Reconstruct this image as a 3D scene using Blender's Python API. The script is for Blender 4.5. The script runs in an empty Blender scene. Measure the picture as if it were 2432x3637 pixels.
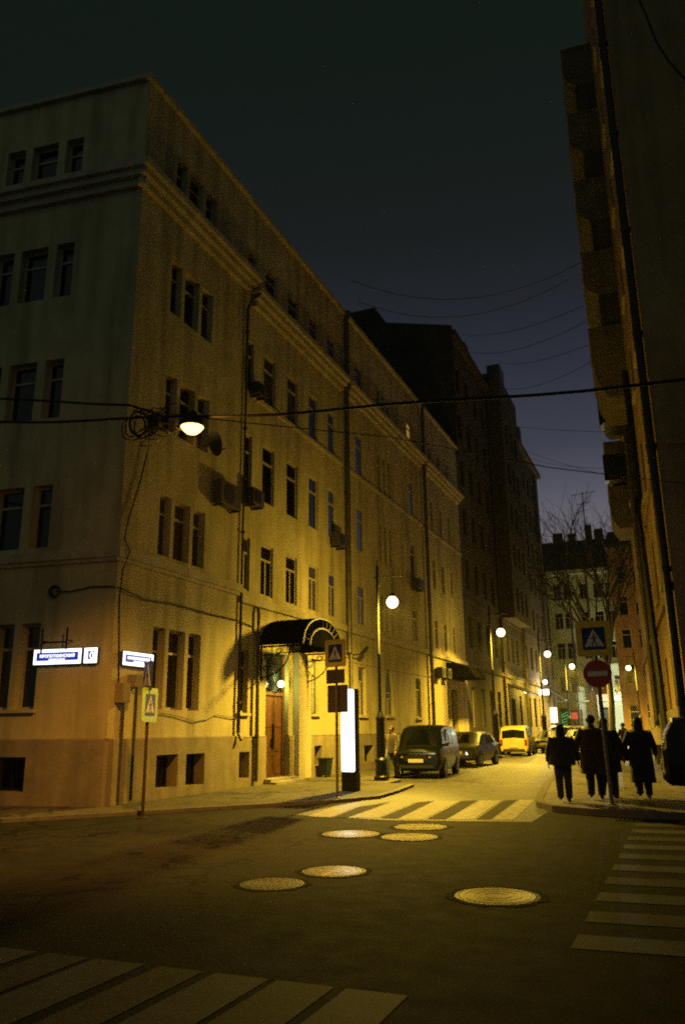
import bpy, bmesh, math, random
from mathutils import Vector, Matrix
R = math.radians
random.seed(7)
SC = bpy.context.scene
COL = SC.collection
K = 1.0645            # survey units -> metres
CAMH = 1.65

# ------------------------------------------------------------------ camera
def make_camera():
    pitch, yaw, roll = R(15.287), R(22.436), R(0.6)
    F = Vector((-math.sin(yaw)*math.cos(pitch), math.cos(yaw)*math.cos(pitch), math.sin(pitch)))
    Rt = Vector((math.cos(yaw), math.sin(yaw), 0))
    U = Rt.cross(F)
    c, s = math.cos(roll), math.sin(roll)
    R2 = c*Rt - s*U
    U2 = c*U + s*Rt
    cd = bpy.data.cameras.new('camera'); co = bpy.data.objects.new('camera', cd); COL.objects.link(co)
    m = Matrix((R2, U2, -F)).transposed().to_4x4()
    m.translation = (0, 0, CAMH)
    co.matrix_world = m
    cd.sensor_fit = 'VERTICAL'; cd.sensor_height = 36; cd.lens = 28.0
    cd.clip_start = 0.05; cd.clip_end = 2000
    SC.camera = co
make_camera()

# ------------------------------------------------------------------ world: dusk sky
def make_world():
    w = bpy.data.worlds.new("World"); SC.world = w; w.use_nodes = True
    nt = w.node_tree; nt.nodes.clear()
    out = nt.nodes.new('ShaderNodeOutputWorld'); bg = nt.nodes.new('ShaderNodeBackground')
    tc = nt.nodes.new('ShaderNodeTexCoord'); sep = nt.nodes.new('ShaderNodeSeparateXYZ')
    ramp = nt.nodes.new('ShaderNodeValToRGB')
    nt.links.new(tc.outputs['Generated'], sep.inputs[0]); nt.links.new(sep.outputs[2], ramp.inputs[0])
    # the afterglow lies over the end of the street (+Y); the rest of the night sky is nearly black
    mr = nt.nodes.new('ShaderNodeMapRange'); mr.interpolation_type = 'SMOOTHSTEP'
    mr.inputs['From Min'].default_value = 0.25; mr.inputs['From Max'].default_value = 0.85
    nt.links.new(sep.outputs[1], mr.inputs['Value'])
    mx = nt.nodes.new('ShaderNodeMixRGB'); mx.inputs[1].default_value = (0.0058, 0.0100, 0.0072, 1)
    nt.links.new(mr.outputs[0], mx.inputs[0]); nt.links.new(ramp.outputs[0], mx.inputs[2])
    # added unseen glow behind the camera, lifts dark surfaces that face it
    mr2 = nt.nodes.new('ShaderNodeMapRange'); mr2.interpolation_type = 'SMOOTHSTEP'
    mr2.inputs['From Min'].default_value = 0.05; mr2.inputs['From Max'].default_value = -0.5
    nt.links.new(sep.outputs[1], mr2.inputs['Value'])
    mx2 = nt.nodes.new('ShaderNodeMixRGB'); mx2.inputs[2].default_value = (0.036, 0.048, 0.040, 1)
    nt.links.new(mr2.outputs[0], mx2.inputs[0]); nt.links.new(mx.outputs[0], mx2.inputs[1])
    nt.links.new(mx2.outputs[0], bg.inputs[0]); nt.links.new(bg.outputs[0], out.inputs[0])
    def lin(c): return tuple(((v/255+0.055)/1.055)**2.4 if v > 10 else v/255/12.92 for v in c) + (1,)
    st = [(0.0, (126, 112, 112)), (0.19, (116, 108, 112)), (0.235, (106, 102, 110)), (0.28, (84, 84, 97)), (0.33, (62, 64, 77)), (0.42, (45, 47, 59)),
          (0.50, (33, 36, 42)), (0.56, (27, 30, 31)), (0.64, (21, 28, 26)), (0.72, (18, 27, 23)), (1.0, (17, 26, 21))]
    els = ramp.color_ramp.elements
    els[0].position, els[0].color = st[0][0], lin(st[0][1])
    els[1].position, els[1].color = st[-1][0], lin(st[-1][1])
    for p, c in st[1:-1]:
        e = els.new(p); e.color = lin(c)
    bg.inputs[1].default_value = 1.0
make_world()
SC.view_settings.view_transform = 'Standard'
try: SC.view_settings.look = 'None'
except Exception: pass
SC.view_settings.exposure = 0.0; SC.view_settings.gamma = 1.0
cy = SC.cycles
cy.use_denoising = False
cy.max_bounces = 6; cy.diffuse_bounces = 3; cy.glossy_bounces = 3; cy.transmission_bounces = 3
cy.sample_clamp_indirect = 0.6; cy.sample_clamp_direct = 3.0; cy.volume_bounces = 0; cy.volume_step_rate = 4.0
cy.filter_width = 2.0
cy.caustics_reflective = False; cy.caustics_refractive = False

# colours and strengths of the light sources
SODIUM = (1.0, 0.65, 0.06)
ORANGE = (1.0, 0.44, 0.05)
P_GLOBE = 8800.0
P_HANG = 3800.0
P_DOOR = 60.0
L_TOTEM = 3.2
HAZE = 0.0003

# ------------------------------------------------------------------ materials
MATS = {}
def mat(name, col, rough=0.7, metal=0.0, var=0.25, scale=3.0, bump=0.0, bscale=40.0, spec=0.5, streak=0.0, col2=None):
    if name in MATS: return MATS[name]
    m = bpy.data.materials.new(name); m.use_nodes = True; nt = m.node_tree
    b = nt.nodes['Principled BSDF']
    b.inputs['Roughness'].default_value = rough; b.inputs['Metallic'].default_value = metal
    b.inputs['Specular IOR Level'].default_value = spec
    tc = nt.nodes.new('ShaderNodeTexCoord')
    n = nt.nodes.new('ShaderNodeTexNoise'); n.inputs['Scale'].default_value = scale; n.inputs['Detail'].default_value = 8; n.inputs['Roughness'].default_value = 0.65
    nt.links.new(tc.outputs['Object'], n.inputs['Vector'])
    r = nt.nodes.new('ShaderNodeValToRGB')
    c1 = tuple(max(0, v*(1-var)) for v in col) + (1,)
    c2 = tuple(min(1, v*(1+var*0.6)) for v in (col2 or col)) + (1,)
    r.color_ramp.elements[0].position = 0.32; r.color_ramp.elements[0].color = c1
    r.color_ramp.elements[1].position = 0.68; r.color_ramp.elements[1].color = c2
    nt.links.new(n.outputs['Fac'], r.inputs[0])
    last = r.outputs[0]
    if streak > 0:
        mp = nt.nodes.new('ShaderNodeMapping'); mp.inputs['Scale'].default_value = (1.6, 1.6, 0.16)
        n2 = nt.nodes.new('ShaderNodeTexNoise'); n2.inputs['Scale'].default_value = 1.3; n2.inputs['Detail'].default_value = 9
        nt.links.new(tc.outputs['Object'], mp.inputs[0]); nt.links.new(mp.outputs[0], n2.inputs['Vector'])
        r2 = nt.nodes.new('ShaderNodeValToRGB')
        r2.color_ramp.elements[0].position = 0.36; r2.color_ramp.elements[0].color = (1-streak,)*3 + (1,)
        r2.color_ramp.elements[1].position = 0.56; r2.color_ramp.elements[1].color = (1, 1, 1, 1)
        nt.links.new(n2.outputs['Fac'], r2.inputs[0])
        mx = nt.nodes.new('ShaderNodeMixRGB'); mx.blend_type = 'MULTIPLY'; mx.inputs[0].default_value = 1
        nt.links.new(last, mx.inputs[1]); nt.links.new(r2.outputs[0], mx.inputs[2]); last = mx.outputs[0]
    nt.links.new(last, b.inputs['Base Color'])
    if bump > 0:
        n3 = nt.nodes.new('ShaderNodeTexNoise'); n3.inputs['Scale'].default_value = bscale; n3.inputs['Detail'].default_value = 6
        nt.links.new(tc.outputs['Object'], n3.inputs['Vector'])
        bp = nt.nodes.new('ShaderNodeBump'); bp.inputs['Strength'].default_value = bump; bp.inputs['Distance'].default_value = 0.02
        nt.links.new(n3.outputs['Fac'], bp.inputs['Height']); nt.links.new(bp.outputs[0], b.inputs['Normal'])
    MATS[name] = m
    return m
def glow(name, col, strength, thru=0.7):
    """milky glass lit from within: part of the lamp's light passes through"""
    m = bpy.data.materials.new(name); m.use_nodes = True; nt = m.node_tree; nt.nodes.clear()
    o = nt.nodes.new('ShaderNodeOutputMaterial'); e = nt.nodes.new('ShaderNodeEmission'); t = nt.nodes.new('ShaderNodeBsdfTransparent'); mx = nt.nodes.new('ShaderNodeMixShader')
    e.inputs[0].default_value = tuple(col)+(1,); e.inputs[1].default_value = strength; mx.inputs[0].default_value = 1-thru
    nt.links.new(t.outputs[0], mx.inputs[1]); nt.links.new(e.outputs[0], mx.inputs[2]); nt.links.new(mx.outputs[0], o.inputs[0])
    try: m.cycles.emission_sampling = 'NONE'
    except Exception: pass
    MATS[name] = m
    return m
def point(parent, pos, col, power, radius=0.12, spot=None, name='lamp_light', aim=None):
    l = bpy.data.lights.new(name, 'SPOT' if spot else 'POINT'); l.color = col; l.energy = power; l.shadow_soft_size = radius
    if spot: l.spot_size = R(spot[0]); l.spot_blend = spot[1]
    o = bpy.data.objects.new(name, l); COL.objects.link(o); o.parent = parent; o.location = Vector(pos) - Vector(ORG[parent.name])
    if aim: o.rotation_euler = Vector(aim).to_track_quat('-Z', 'Y').to_euler()
    return o
def emit(name, col, strength):
    if name in MATS: return MATS[name]
    m = bpy.data.materials.new(name); m.use_nodes = True; nt = m.node_tree
    b = nt.nodes['Principled BSDF']
    b.inputs['Base Color'].default_value = tuple(min(1, 0.8*c) for c in col) + (1,)
    b.inputs['Emission Color'].default_value = tuple(col) + (1,); b.inputs['Emission Strength'].default_value = strength
    MATS[name] = m
    return m

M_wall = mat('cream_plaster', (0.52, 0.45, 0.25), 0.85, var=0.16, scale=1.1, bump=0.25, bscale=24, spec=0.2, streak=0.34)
M_plinth = mat('plinth_plaster', (0.27, 0.225, 0.15), 0.9, var=0.22, scale=2.2, bump=0.35, bscale=18, spec=0.2, streak=0.25)
M_trim = mat('painted_trim', (0.50, 0.44, 0.31), 0.8, var=0.16, scale=3, bump=0.15, spec=0.2, streak=0.2)
M_frame = mat('window_paint', (0.42, 0.37, 0.27), 0.6, var=0.2, scale=6)
M_glass = mat('dark_glass', (0.001, 0.0013, 0.0012), 0.08, var=0.5, scale=2.0, spec=0.8)
M_curtain = mat('curtained_glass', (0.045, 0.042, 0.028), 0.2, var=0.55, scale=5.0, spec=0.5)
M_palecurtain = mat('pale_curtained_glass', (0.17, 0.21, 0.2), 0.25, var=0.5, scale=7.0)
M_roof = mat('roof_sheet', (0.045, 0.045, 0.042), 0.5, metal=0.3, var=0.3, scale=2.0)
M_pipe = mat('zinc_pipe', (0.10, 0.085, 0.06), 0.45, metal=0.4, var=0.35, scale=3)
M_black = mat('black_metal', (0.005, 0.0055, 0.005), 0.45, var=0.3, scale=4)
M_iron = mat('cast_iron', (0.007, 0.008, 0.007), 0.45, metal=0.2, var=0.3, scale=5, bump=0.1)
M_cable = mat('black_cable', (0.008, 0.008, 0.008), 0.6, var=0.2)
M_door = mat('brown_door_wood', (0.12, 0.05, 0.02), 0.5, var=0.35, scale=4, streak=0.3)
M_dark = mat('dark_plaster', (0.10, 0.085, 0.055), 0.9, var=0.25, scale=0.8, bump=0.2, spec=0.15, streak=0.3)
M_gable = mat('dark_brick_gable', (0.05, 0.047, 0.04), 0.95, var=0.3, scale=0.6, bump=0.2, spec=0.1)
M_green = mat('pale_green_plaster', (0.5, 0.54, 0.36), 0.9, var=0.16, scale=0.9, spec=0.2, streak=0.2)
M_brown = mat('brown_plaster', (0.24, 0.14, 0.075), 0.9, var=0.2, scale=1.0, spec=0.2, streak=0.25)
M_rwall = mat('ochre_plaster', (0.33, 0.22, 0.11), 0.9, var=0.2, scale=0.7, bump=0.2, spec=0.2, streak=0.25)
M_conc = mat('grey_concrete', (0.3, 0.28, 0.24), 0.9, var=0.2, scale=4, bump=0.2)
M_ac = mat('air_conditioner_paint', (0.045, 0.042, 0.032), 0.6, var=0.25, scale=5)
M_kerb = mat('kerb_stone', (0.13, 0.12, 0.10), 0.8, var=0.25, scale=6, bump=0.2)
M_steel = mat('galvanised_steel', (0.22, 0.2, 0.17), 0.5, metal=0.5, var=0.3, scale=8)
M_signback = mat('sign_back_metal', (0.10, 0.075, 0.05), 0.55, metal=0.2, var=0.2, scale=6)
M_yellow = mat('yellow_sign_sheet', (0.86, 0.60, 0.03), 0.45, var=0.12, scale=5)
M_lime = mat('lime_sign_sheet', (0.52, 0.80, 0.10), 0.45, var=0.1, scale=5)
M_blue = mat('blue_sign_sheet', (0.012, 0.03, 0.13), 0.45, var=0.15, scale=5)
M_white = mat('white_sign_sheet', (0.8, 0.76, 0.7), 0.5, var=0.12, scale=6)
M_red = mat('red_sign_sheet', (0.46, 0.06, 0.022), 0.5, var=0.15, scale=5)
M_picto = mat('black_print', (0.01, 0.01, 0.01), 0.6, var=0.1)
M_globe = glow('lit_sodium_globe', (1.0, 0.84, 0.50), 9.0)
M_hang = glow('lit_orange_bowl', (1.0, 0.64, 0.17), 9.0)
M_totem = emit('lit_white_panel', (0.93, 1.0, 0.94), L_TOTEM)
M_totem2 = emit('lit_white_panel_back', (0.93, 1.0, 0.94), 1.3)
M_signlit = emit('lit_sign_white', (0.92, 0.96, 1.0), 2.2)
M_bluelit = emit('lit_sign_blue', (0.012, 0.03, 0.34), 1.0)
M_doorbulb = glow('lit_door_bulb', (1.0, 0.95, 0.5), 14.0)
M_bulb2 = emit('lit_small_bulb', (1.0, 0.86, 0.3), 3.0)
M_cold = glow('lit_cold_lamp', (0.85, 1.0, 0.92), 10.0)
M_shop = emit('lit_shop_window', (1.0, 0.78, 0.42), 26.0)
M_warmwin = emit('lit_room_window', (1.0, 0.62, 0.10), 0.22)
M_head = emit('lit_headlight', (0.95, 0.97, 1.0), 10.0)
M_park = emit('lit_parking_light', (0.95, 0.97, 1.0), 2.5)
M_xmas = emit('lit_green_garland', (0.05, 1.0, 0.35), 1.2)
M_pinkwin = emit('lit_red_display', (1.0, 0.12, 0.08), 0.5)

def asphalt_mat(name, base, rough, patch=0.35, crack=True, spec=.3):
    m = bpy.data.materials.new(name); m.use_nodes = True; nt = m.node_tree
    b = nt.nodes['Principled BSDF']; N = nt.nodes.new; L = nt.links.new
    tc = N('ShaderNodeTexCoord')
    n1 = N('ShaderNodeTexNoise'); n1.inputs['Scale'].default_value = 0.45; n1.inputs['Detail'].default_value = 6
    n2 = N('ShaderNodeTexNoise'); n2.inputs['Scale'].default_value = 90; n2.inputs['Detail'].default_value = 3
    n3 = N('ShaderNodeTexNoise'); n3.inputs['Scale'].default_value = 3.2; n3.inputs['Detail'].default_value = 7
    for n in (n1, n2, n3): L(tc.outputs['Object'], n.inputs['Vector'])
    r1 = N('ShaderNodeValToRGB'); r1.color_ramp.elements[0].position = 0.35; r1.color_ramp.elements[1].position = 0.65
    r1.color_ramp.elements[0].color = tuple(v*(1-patch) for v in base)+(1,); r1.color_ramp.elements[1].color = tuple(v*(1+patch) for v in base)+(1,)
    L(n1.outputs['Fac'], r1.inputs[0])
    r2 = N('ShaderNodeValToRGB'); r2.color_ramp.elements[0].position = 0.3; r2.color_ramp.elements[1].position = 0.75
    r2.color_ramp.elements[0].color = (0.55, 0.55, 0.55, 1); r2.color_ramp.elements[1].color = (1.35, 1.35, 1.35, 1)
    L(n2.outputs['Fac'], r2.inputs[0])
    mx = N('ShaderNodeMixRGB'); mx.blend_type = 'MULTIPLY'; mx.inputs[0].default_value = 1
    L(r1.outputs[0], mx.inputs[1]); L(r2.outputs[0], mx.inputs[2])
    r3 = N('ShaderNodeValToRGB'); r3.color_ramp.elements[0].position = 0.34; r3.color_ramp.elements[1].position = 0.6
    r3.color_ramp.elements[0].color = (0.62, 0.62, 0.62, 1); r3.color_ramp.elements[1].color = (1.08, 1.08, 1.08, 1)
    L(n3.outputs['Fac'], r3.inputs[0])
    mx2 = N('ShaderNodeMixRGB'); mx2.blend_type = 'MULTIPLY'; mx2.inputs[0].default_value = 1
    L(mx.outputs[0], mx2.inputs[1]); L(r3.outputs[0], mx2.inputs[2]); last = mx2.outputs[0]
    if crack:
        mp = N('ShaderNodeMapping'); mp.inputs['Scale'].default_value = (0.30, 0.16, 1); mp.inputs['Rotation'].default_value = (0, 0, 0.5)
        wn = N('ShaderNodeTexNoise'); wn.inputs['Scale'].default_value = 1.2; wn.inputs['Detail'].default_value = 5
        L(tc.outputs['Object'], wn.inputs['Vector'])
        av = N('ShaderNodeMixRGB'); av.blend_type = 'ADD'; av.inputs[0].default_value = 0.55
        L(tc.outputs['Object'], mp.inputs[0]); L(mp.outputs[0], av.inputs[1]); L(wn.outputs['Color'], av.inputs[2])
        v = N('ShaderNodeTexVoronoi'); v.feature = 'DISTANCE_TO_EDGE'; v.inputs['Scale'].default_value = 1.0
        L(av.outputs[0], v.inputs['Vector'])
        rc = N('ShaderNodeValToRGB'); rc.color_ramp.elements[0].position = 0.002; rc.color_ramp.elements[1].position = 0.022
        rc.color_ramp.elements[0].color = (0.12, 0.12, 0.12, 1); rc.color_ramp.elements[1].color = (1, 1, 1, 1)
        L(v.outputs['Distance'], rc.inputs[0])
        mx3 = N('ShaderNodeMixRGB'); mx3.blend_type = 'MULTIPLY'; mx3.inputs[0].default_value = 1
        L(last, mx3.inputs[1]); L(rc.outputs[0], mx3.inputs[2]); last = mx3.outputs[0]
    L(last, b.inputs['Base Color'])
    rr = N('ShaderNodeMapRange'); rr.inputs['To Min'].default_value = rough-0.1; rr.inputs['To Max'].default_value = rough+0.12
    L(n3.outputs['Fac'], rr.inputs['Value']); L(rr.outputs[0], b.inputs['Roughness'])
    bp = N('ShaderNodeBump'); bp.inputs['Strength'].default_value = 0.2; bp.inputs['Distance'].default_value = 0.006
    L(n2.outputs['Fac'], bp.inputs['Height']); L(bp.outputs[0], b.inputs['Normal'])
    b.inputs['Specular IOR Level'].default_value = spec
    return m
M_asphalt = asphalt_mat('asphalt', (0.022, 0.020, 0.017), 0.85, spec=.12)
M_pave2 = asphalt_mat('lamplit_pavement_asphalt', (0.17, 0.15, 0.115), 0.6, patch=.2, spec=.45)  # paler copy of the pavement asphalt, stronger lamplight put into its colour
M_street = asphalt_mat('worn_lamplit_street', (0.068, 0.062, 0.048), 0.52, patch=.2, spec=.5)  # polished surface, lightened further so its colour carries some of the lamplight
M_pave = asphalt_mat('pavement_asphalt', (0.105, 0.094, 0.075), 0.8, patch=0.2)

def paint_mat(name, col, wear, rough=.6, spec=.5):
    m = bpy.data.materials.new(name); m.use_nodes = True; nt = m.node_tree
    b = nt.nodes['Principled BSDF']; N = nt.nodes.new; L = nt.links.new
    tc = N('ShaderNodeTexCoord'); n = N('ShaderNodeTexNoise'); n.inputs['Scale'].default_value = 4.5; n.inputs['Detail'].default_value = 10; n.inputs['Roughness'].default_value = 0.75
    L(tc.outputs['Object'], n.inputs['Vector'])
    r = N('ShaderNodeValToRGB'); r.color_ramp.elements[0].position = wear; r.color_ramp.elements[1].position = wear+0.2
    r.color_ramp.elements[0].color = (0.026, 0.023, 0.02, 1); r.color_ramp.elements[1].color = col + (1,)
    L(n.outputs['Fac'], r.inputs[0]); L(r.outputs[0], b.inputs['Base Color']); b.inputs['Roughness'].default_value = rough; b.inputs['Specular IOR Level'].default_value = spec
    return m
M_paintw = paint_mat('worn_white_paint', (0.40, 0.37, 0.31), 0.36)
M_paintv = paint_mat('faded_white_paint', (0.10, 0.094, 0.078), 0.30, .75, .3)
M_paintf = paint_mat('faded_yellow_paint', (0.074, 0.062, 0.038), 0.34, .75, .3)
M_painty = paint_mat('worn_yellow_paint', (0.055, 0.045, 0.02), 0.45, .85, .15)

M_canopy = mat('black_canopy_sheet', (0.0012, 0.0012, 0.0012), 0.8, var=0.3, scale=3, spec=0.0)
# ------------------------------------------------------------------ mesh helper
class MB:
    def __init__(s, k=1.0): s.v = []; s.f = []; s.k = k
    def add(s, vs, fs):
        o = len(s.v); s.v += [tuple(v) for v in vs]; s.f += [tuple(i+o for i in f) for f in fs]
    def quad(s, a, b, c, d): s.add((a, b, c, d), ((0, 1, 2, 3),))
    def poly(s, pts): s.add(pts, (tuple(range(len(pts))),))
    def hexa(s, p): s.add(p, ((0, 3, 2, 1), (4, 5, 6, 7), (0, 1, 5, 4), (1, 2, 6, 5), (2, 3, 7, 6), (3, 0, 4, 7)))
    def box(s, x0, x1, y0, y1, z0, z1):
        s.hexa(((x0,y0,z0),(x1,y0,z0),(x1,y1,z0),(x0,y1,z0),(x0,y0,z1),(x1,y0,z1),(x1,y1,z1),(x0,y1,z1)))
    def prism(s, pts, vec):
        n = len(pts); vec = Vector(vec); a = [Vector(p) for p in pts]; b = [p+vec for p in a]
        s.add(a+b, [tuple(range(n-1, -1, -1)), tuple(range(n, 2*n))] + [(i, (i+1) % n, n+(i+1) % n, n+i) for i in range(n)])
    def tube(s, pts, r, seg=6, r2=None, cap=True):
        pts = [Vector(p) for p in pts]; n = len(pts); rings = []
        up = None
        for i, p in enumerate(pts):
            t = (pts[min(i+1, n-1)] - pts[max(i-1, 0)])
            if t.length < 1e-9: t = Vector((0, 0, 1))
            t.normalize()
            if up is None:
                up = Vector((0, 0, 1)) if abs(t.z) < 0.9 else Vector((1, 0, 0))
            a = t.cross(up); 
            if a.length < 1e-6: a = t.orthogonal()
            a.normalize(); b = t.cross(a); up = -b if False else up
            rad = r if r2 is None else r + (r2-r)*i/(n-1)
            if isinstance(r, (list, tuple)): rad = r[i]
            rings.append([p + a*rad*math.cos(2*math.pi*j/seg) + b*rad*math.sin(2*math.pi*j/seg) for j in range(seg)])
        vs = [v for rg in rings for v in rg]; fs = []
        for i in range(n-1):
            for j in range(seg):
                j2 = (j+1) % seg
                fs.append((i*seg+j, i*seg+j2, (i+1)*seg+j2, (i+1)*seg+j))
        if cap: fs += [tuple(range(seg-1, -1, -1)), tuple((n-1)*seg+j for j in range(seg))]
        s.add(vs, fs)
    def lathe(s, prof, c=(0, 0, 0), seg=16, axis='z', cap=True):
        c = Vector(c); vs = []; fs = []; n = len(prof)
        for r, h in prof:
            for j in range(seg):
                a = 2*math.pi*j/seg; x, y = r*math.cos(a), r*math.sin(a)
                vs.append(c + (Vector((x, y, h)) if axis == 'z' else Vector((h, x, y)) if axis == 'x' else Vector((x, h, y))))
        for i in range(n-1):
            for j in range(seg):
                j2 = (j+1) % seg; fs.append((i*seg+j, i*seg+j2, (i+1)*seg+j2, (i+1)*seg+j))
        if cap: fs += [tuple(range(seg-1, -1, -1)), tuple((n-1)*seg+j for j in range(seg))]
        s.add(vs, fs)
    def ball(s, c, rx, ry=None, rz=None, seg=16, rings=10):
        ry = ry or rx; rz = rz or rx; c = Vector(c); vs = []; fs = []
        for i in range(1, rings):
            t = math.pi*i/rings
            for j in range(seg):
                a = 2*math.pi*j/seg
                vs.append(c + Vector((rx*math.sin(t)*math.cos(a), ry*math.sin(t)*math.sin(a), rz*math.cos(t))))
        for i in range(rings-2):
            for j in range(seg):
                j2 = (j+1) % seg; fs.append((i*seg+j, i*seg+j2, (i+1)*seg+j2, (i+1)*seg+j))
        t0 = len(vs); vs += [c+Vector((0, 0, rz)), c-Vector((0, 0, rz))]
        for j in range(seg):
            j2 = (j+1) % seg; fs.append((t0, j2, j)); b = (rings-2)*seg; fs.append((t0+1, b+j, b+j2))
        s.add(vs, fs)
    def loft(s, rings, cap=True):
        n = len(rings[0]); vs = [v for r in rings for v in r]; fs = []
        for i in range(len(rings)-1):
            for j in range(n):
                j2 = (j+1) % n; fs.append((i*n+j, i*n+j2, (i+1)*n+j2, (i+1)*n+j))
        if cap: fs += [tuple(range(n-1, -1, -1)), tuple((len(rings)-1)*n+j for j in range(n))]
        s.add(vs, fs)
    def build(s, name, m, parent=None, smooth=False, angle=35, bevel=0.0):
        me = bpy.data.meshes.new(name); o = bpy.data.objects.new(name, me); COL.objects.link(o)
        org = Vector(ORG.get(parent.name, (0, 0, 0))) if parent else Vector((0, 0, 0))
        me.from_pydata([Vector(v)*s.k - org for v in s.v], [], s.f)
        bm = bmesh.new(); bm.from_mesh(me); bmesh.ops.recalc_face_normals(bm, faces=bm.faces); bm.to_mesh(me); bm.free()
        me.materials.append(m)
        if smooth:
            me.polygons.foreach_set('use_smooth', [True]*len(me.polygons))
            try: me.set_sharp_from_angle(angle=R(angle))
            except Exception: pass
        if bevel > 0:
            b = o.modifiers.new('bevel', 'BEVEL'); b.width = bevel; b.segments = 2; b.limit_method = 'ANGLE'; b.angle_limit = R(40)
        me.update()
        if parent:
            o.parent = parent; ORG[o.name] = tuple(org)
        return o
ORG = {}
def tag(o, label=None, cat=None, group=None, kind=None):
    if label: o['label'] = label
    if cat: o['category'] = cat
    if group: o['group'] = group
    if kind: o['kind'] = kind
    return o
def root(name, label, cat, loc=(0, 0, 0), rz=0.0, group=None, k=1.0, local=False):
    """an Empty at the thing's base; children meshes are given in world space unless local"""
    o = bpy.data.objects.new(name, None); COL.objects.link(o)
    o.empty_display_size = 0.2
    o.location = Vector(loc)*k; o.rotation_euler = (0, 0, rz)
    ORG[o.name] = (0, 0, 0) if local else tuple(o.location)
    return tag(o, label, cat, group)
def struct(name, mb, m, **kw):
    o = mb.build(name, m, **kw); o['kind'] = 'structure'; return o
def copy_thing(src, loc, label, rz=None, scale=None, group=None):
    def cp(o, p):
        c = o.copy(); COL.objects.link(c); c.parent = p
        for ch in [x for x in KIDS.get(o.name, [])]: cp(ch, c)
        return c
    kids = {}
    for x in COL.objects:
        if x.parent: kids.setdefault(x.parent.name, []).append(x)
    KIDS.clear(); KIDS.update(kids)
    r = cp(src, None); r.location = loc; r['label'] = label
    if rz is not None: r.rotation_euler = (0, 0, rz)
    if scale: r.scale = (scale,)*3
    if group: r['group'] = group
    return r
KIDS = {}
def w(x, y, z=0.0): return Vector((x*K, y*K, z*K))

# ------------------------------------------------------------------ ground
mb = MB(); mb.quad((-90, -40, 0), (80, -40, 0), (80, 168, 0), (-90, 168, 0)); struct('road', mb, M_asphalt)

mb = MB(K); mb.poly([(x, y, 0.003) for x, y in ((-9.6, 22.7), (-7.3, 22.3), (-6.85, 18.5), (-7.1, 14.5), (-5, 14.15), (-2.6, 14.6), (-2.6, 16.4), (-4.0, 40), (-4.5, 140), (-9.6, 140))]); struct('street', mb, M_street)  # paler sheet over the road that brightens the lamplit street

def slab(pts, z0, z1, name, m):
    b = MB(K); b.prism([(x, y, z0) for x, y in pts], (0, 0, z1-z0)); return struct(name, b, m)
def chaikin(pts, fixed):
    out = []
    n = len(pts)
    for i, p in enumerate(pts):
        if i in fixed: out.append(p); continue
        a, c = pts[i-1], pts[(i+1) % n]
        out += [((a[0]+3*p[0])/4, (a[1]+3*p[1])/4), ((a[0]+9*p[0])/10*0+(p[0]*0.9+a[0]*0.05+c[0]*0.05), p[1]*0.9+a[1]*0.05+c[1]*0.05), ((c[0]+3*p[0])/4, (c[1]+3*p[1])/4)]
    return out
LKERB = [(-60, 5.55), (-13.2, 11.45), (-11.5, 11.72), (-10.3, 13.2), (-8.6, 15.4), (-7.35, 16.9), (-6.72, 18.3), (-6.85, 20.0), (-7.17, 22.3), (-8.1, 22.65), (-8.2, 24.2), (-9.05, 25.2), (-9.2, 30), (-9.3, 46), (-9.3, 140)]
slab(LKERB + [(-70, 140), (-70, 30)], -0.2, 0.066, 'pavement', M_pave)
RKERB = [(-4.9, 140), (-4.6, 46), (-4.24, 30.2), (-3.73, 23.5), (-3.22, 19.2), (-3.08, 18.0), (-2.92, 17.2), (-2.5, 16.4), (-1.8, 15.95), (-0.67, 15.7), (6, 14.9), (60, 8.5)]
slab(RKERB + [(70, 40), (70, 140)], -0.2, 0.113, 'pavement', M_pave2)
def kerb(line, side, name, top):
    b = MB(K); wd = 0.14
    P = [Vector((x, y, 0)) for x, y in line]
    inn = []
    for i, p in enumerate(P):
        t = (P[min(i+1, len(P)-1)]-P[max(i-1, 0)]).normalized(); n = Vector((-t.y, t.x, 0))*side
        inn.append((p - n*0.03, p + n*wd))
    for i in range(len(P)-1):
        a, b2 = inn[i]; c, d = inn[i+1]
        z0, z1 = Vector((0, 0, -0.1)), Vector((0, 0, top))
        b.hexa((a+z0, b2+z0, d+z0, c+z0, a+z1, b2+z1, d+z1, c+z1))
    struct(name, b, M_kerb)
kerb(LKERB, 1, 'kerb', 0.072); kerb(RKERB, 1, 'kerb', 0.122)

# zebra crossings
ZA = [((-6.67,14.28),(-6.95,16.2),(-6.49,16.33),(-6.2,14.28)), ((-5.83,14.31),(-6.12,17.5),(-5.63,17.64),(-5.33,14.4)), ((-4.9,14.35),(-5.29,18.07),(-4.8,18.2),(-4.47,14.42)),
      ((-4.04,14.54),(-4.4,18.45),(-3.94,18.58),(-3.63,14.66)), ((-3.3,14.76),(-3.6,18.81),(-3.28,18.89),(-2.95,14.85))]
b = MB(K)
for q in ZA: b.poly([(x, y, 0.007) for x, y in q])
struct('crosswalk', b, M_paintw)
b = MB(K)
for i in range(len(ZA)-1):
    q, n = ZA[i], ZA[i+1]
    b.poly([(q[3][0]+0.05, q[3][1], 0.007), (q[2][0]+0.05, q[2][1], 0.007), (n[1][0]-0.05, n[1][1], 0.007), (n[0][0]-0.05, n[0][1], 0.007)])
struct('crosswalk', b, M_painty)
bw_, by_ = MB(K), MB(K)
xs = [(-6.45,-6.1),(-5.95,-5.6),(-5.48,-5.05),(-4.9,-4.57),(-4.47,-4.1),(-4.04,-3.62),(-3.5,-3.15),(-3.06,-2.66),(-2.6,-2.2),(-2.12,-1.72)]
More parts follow.
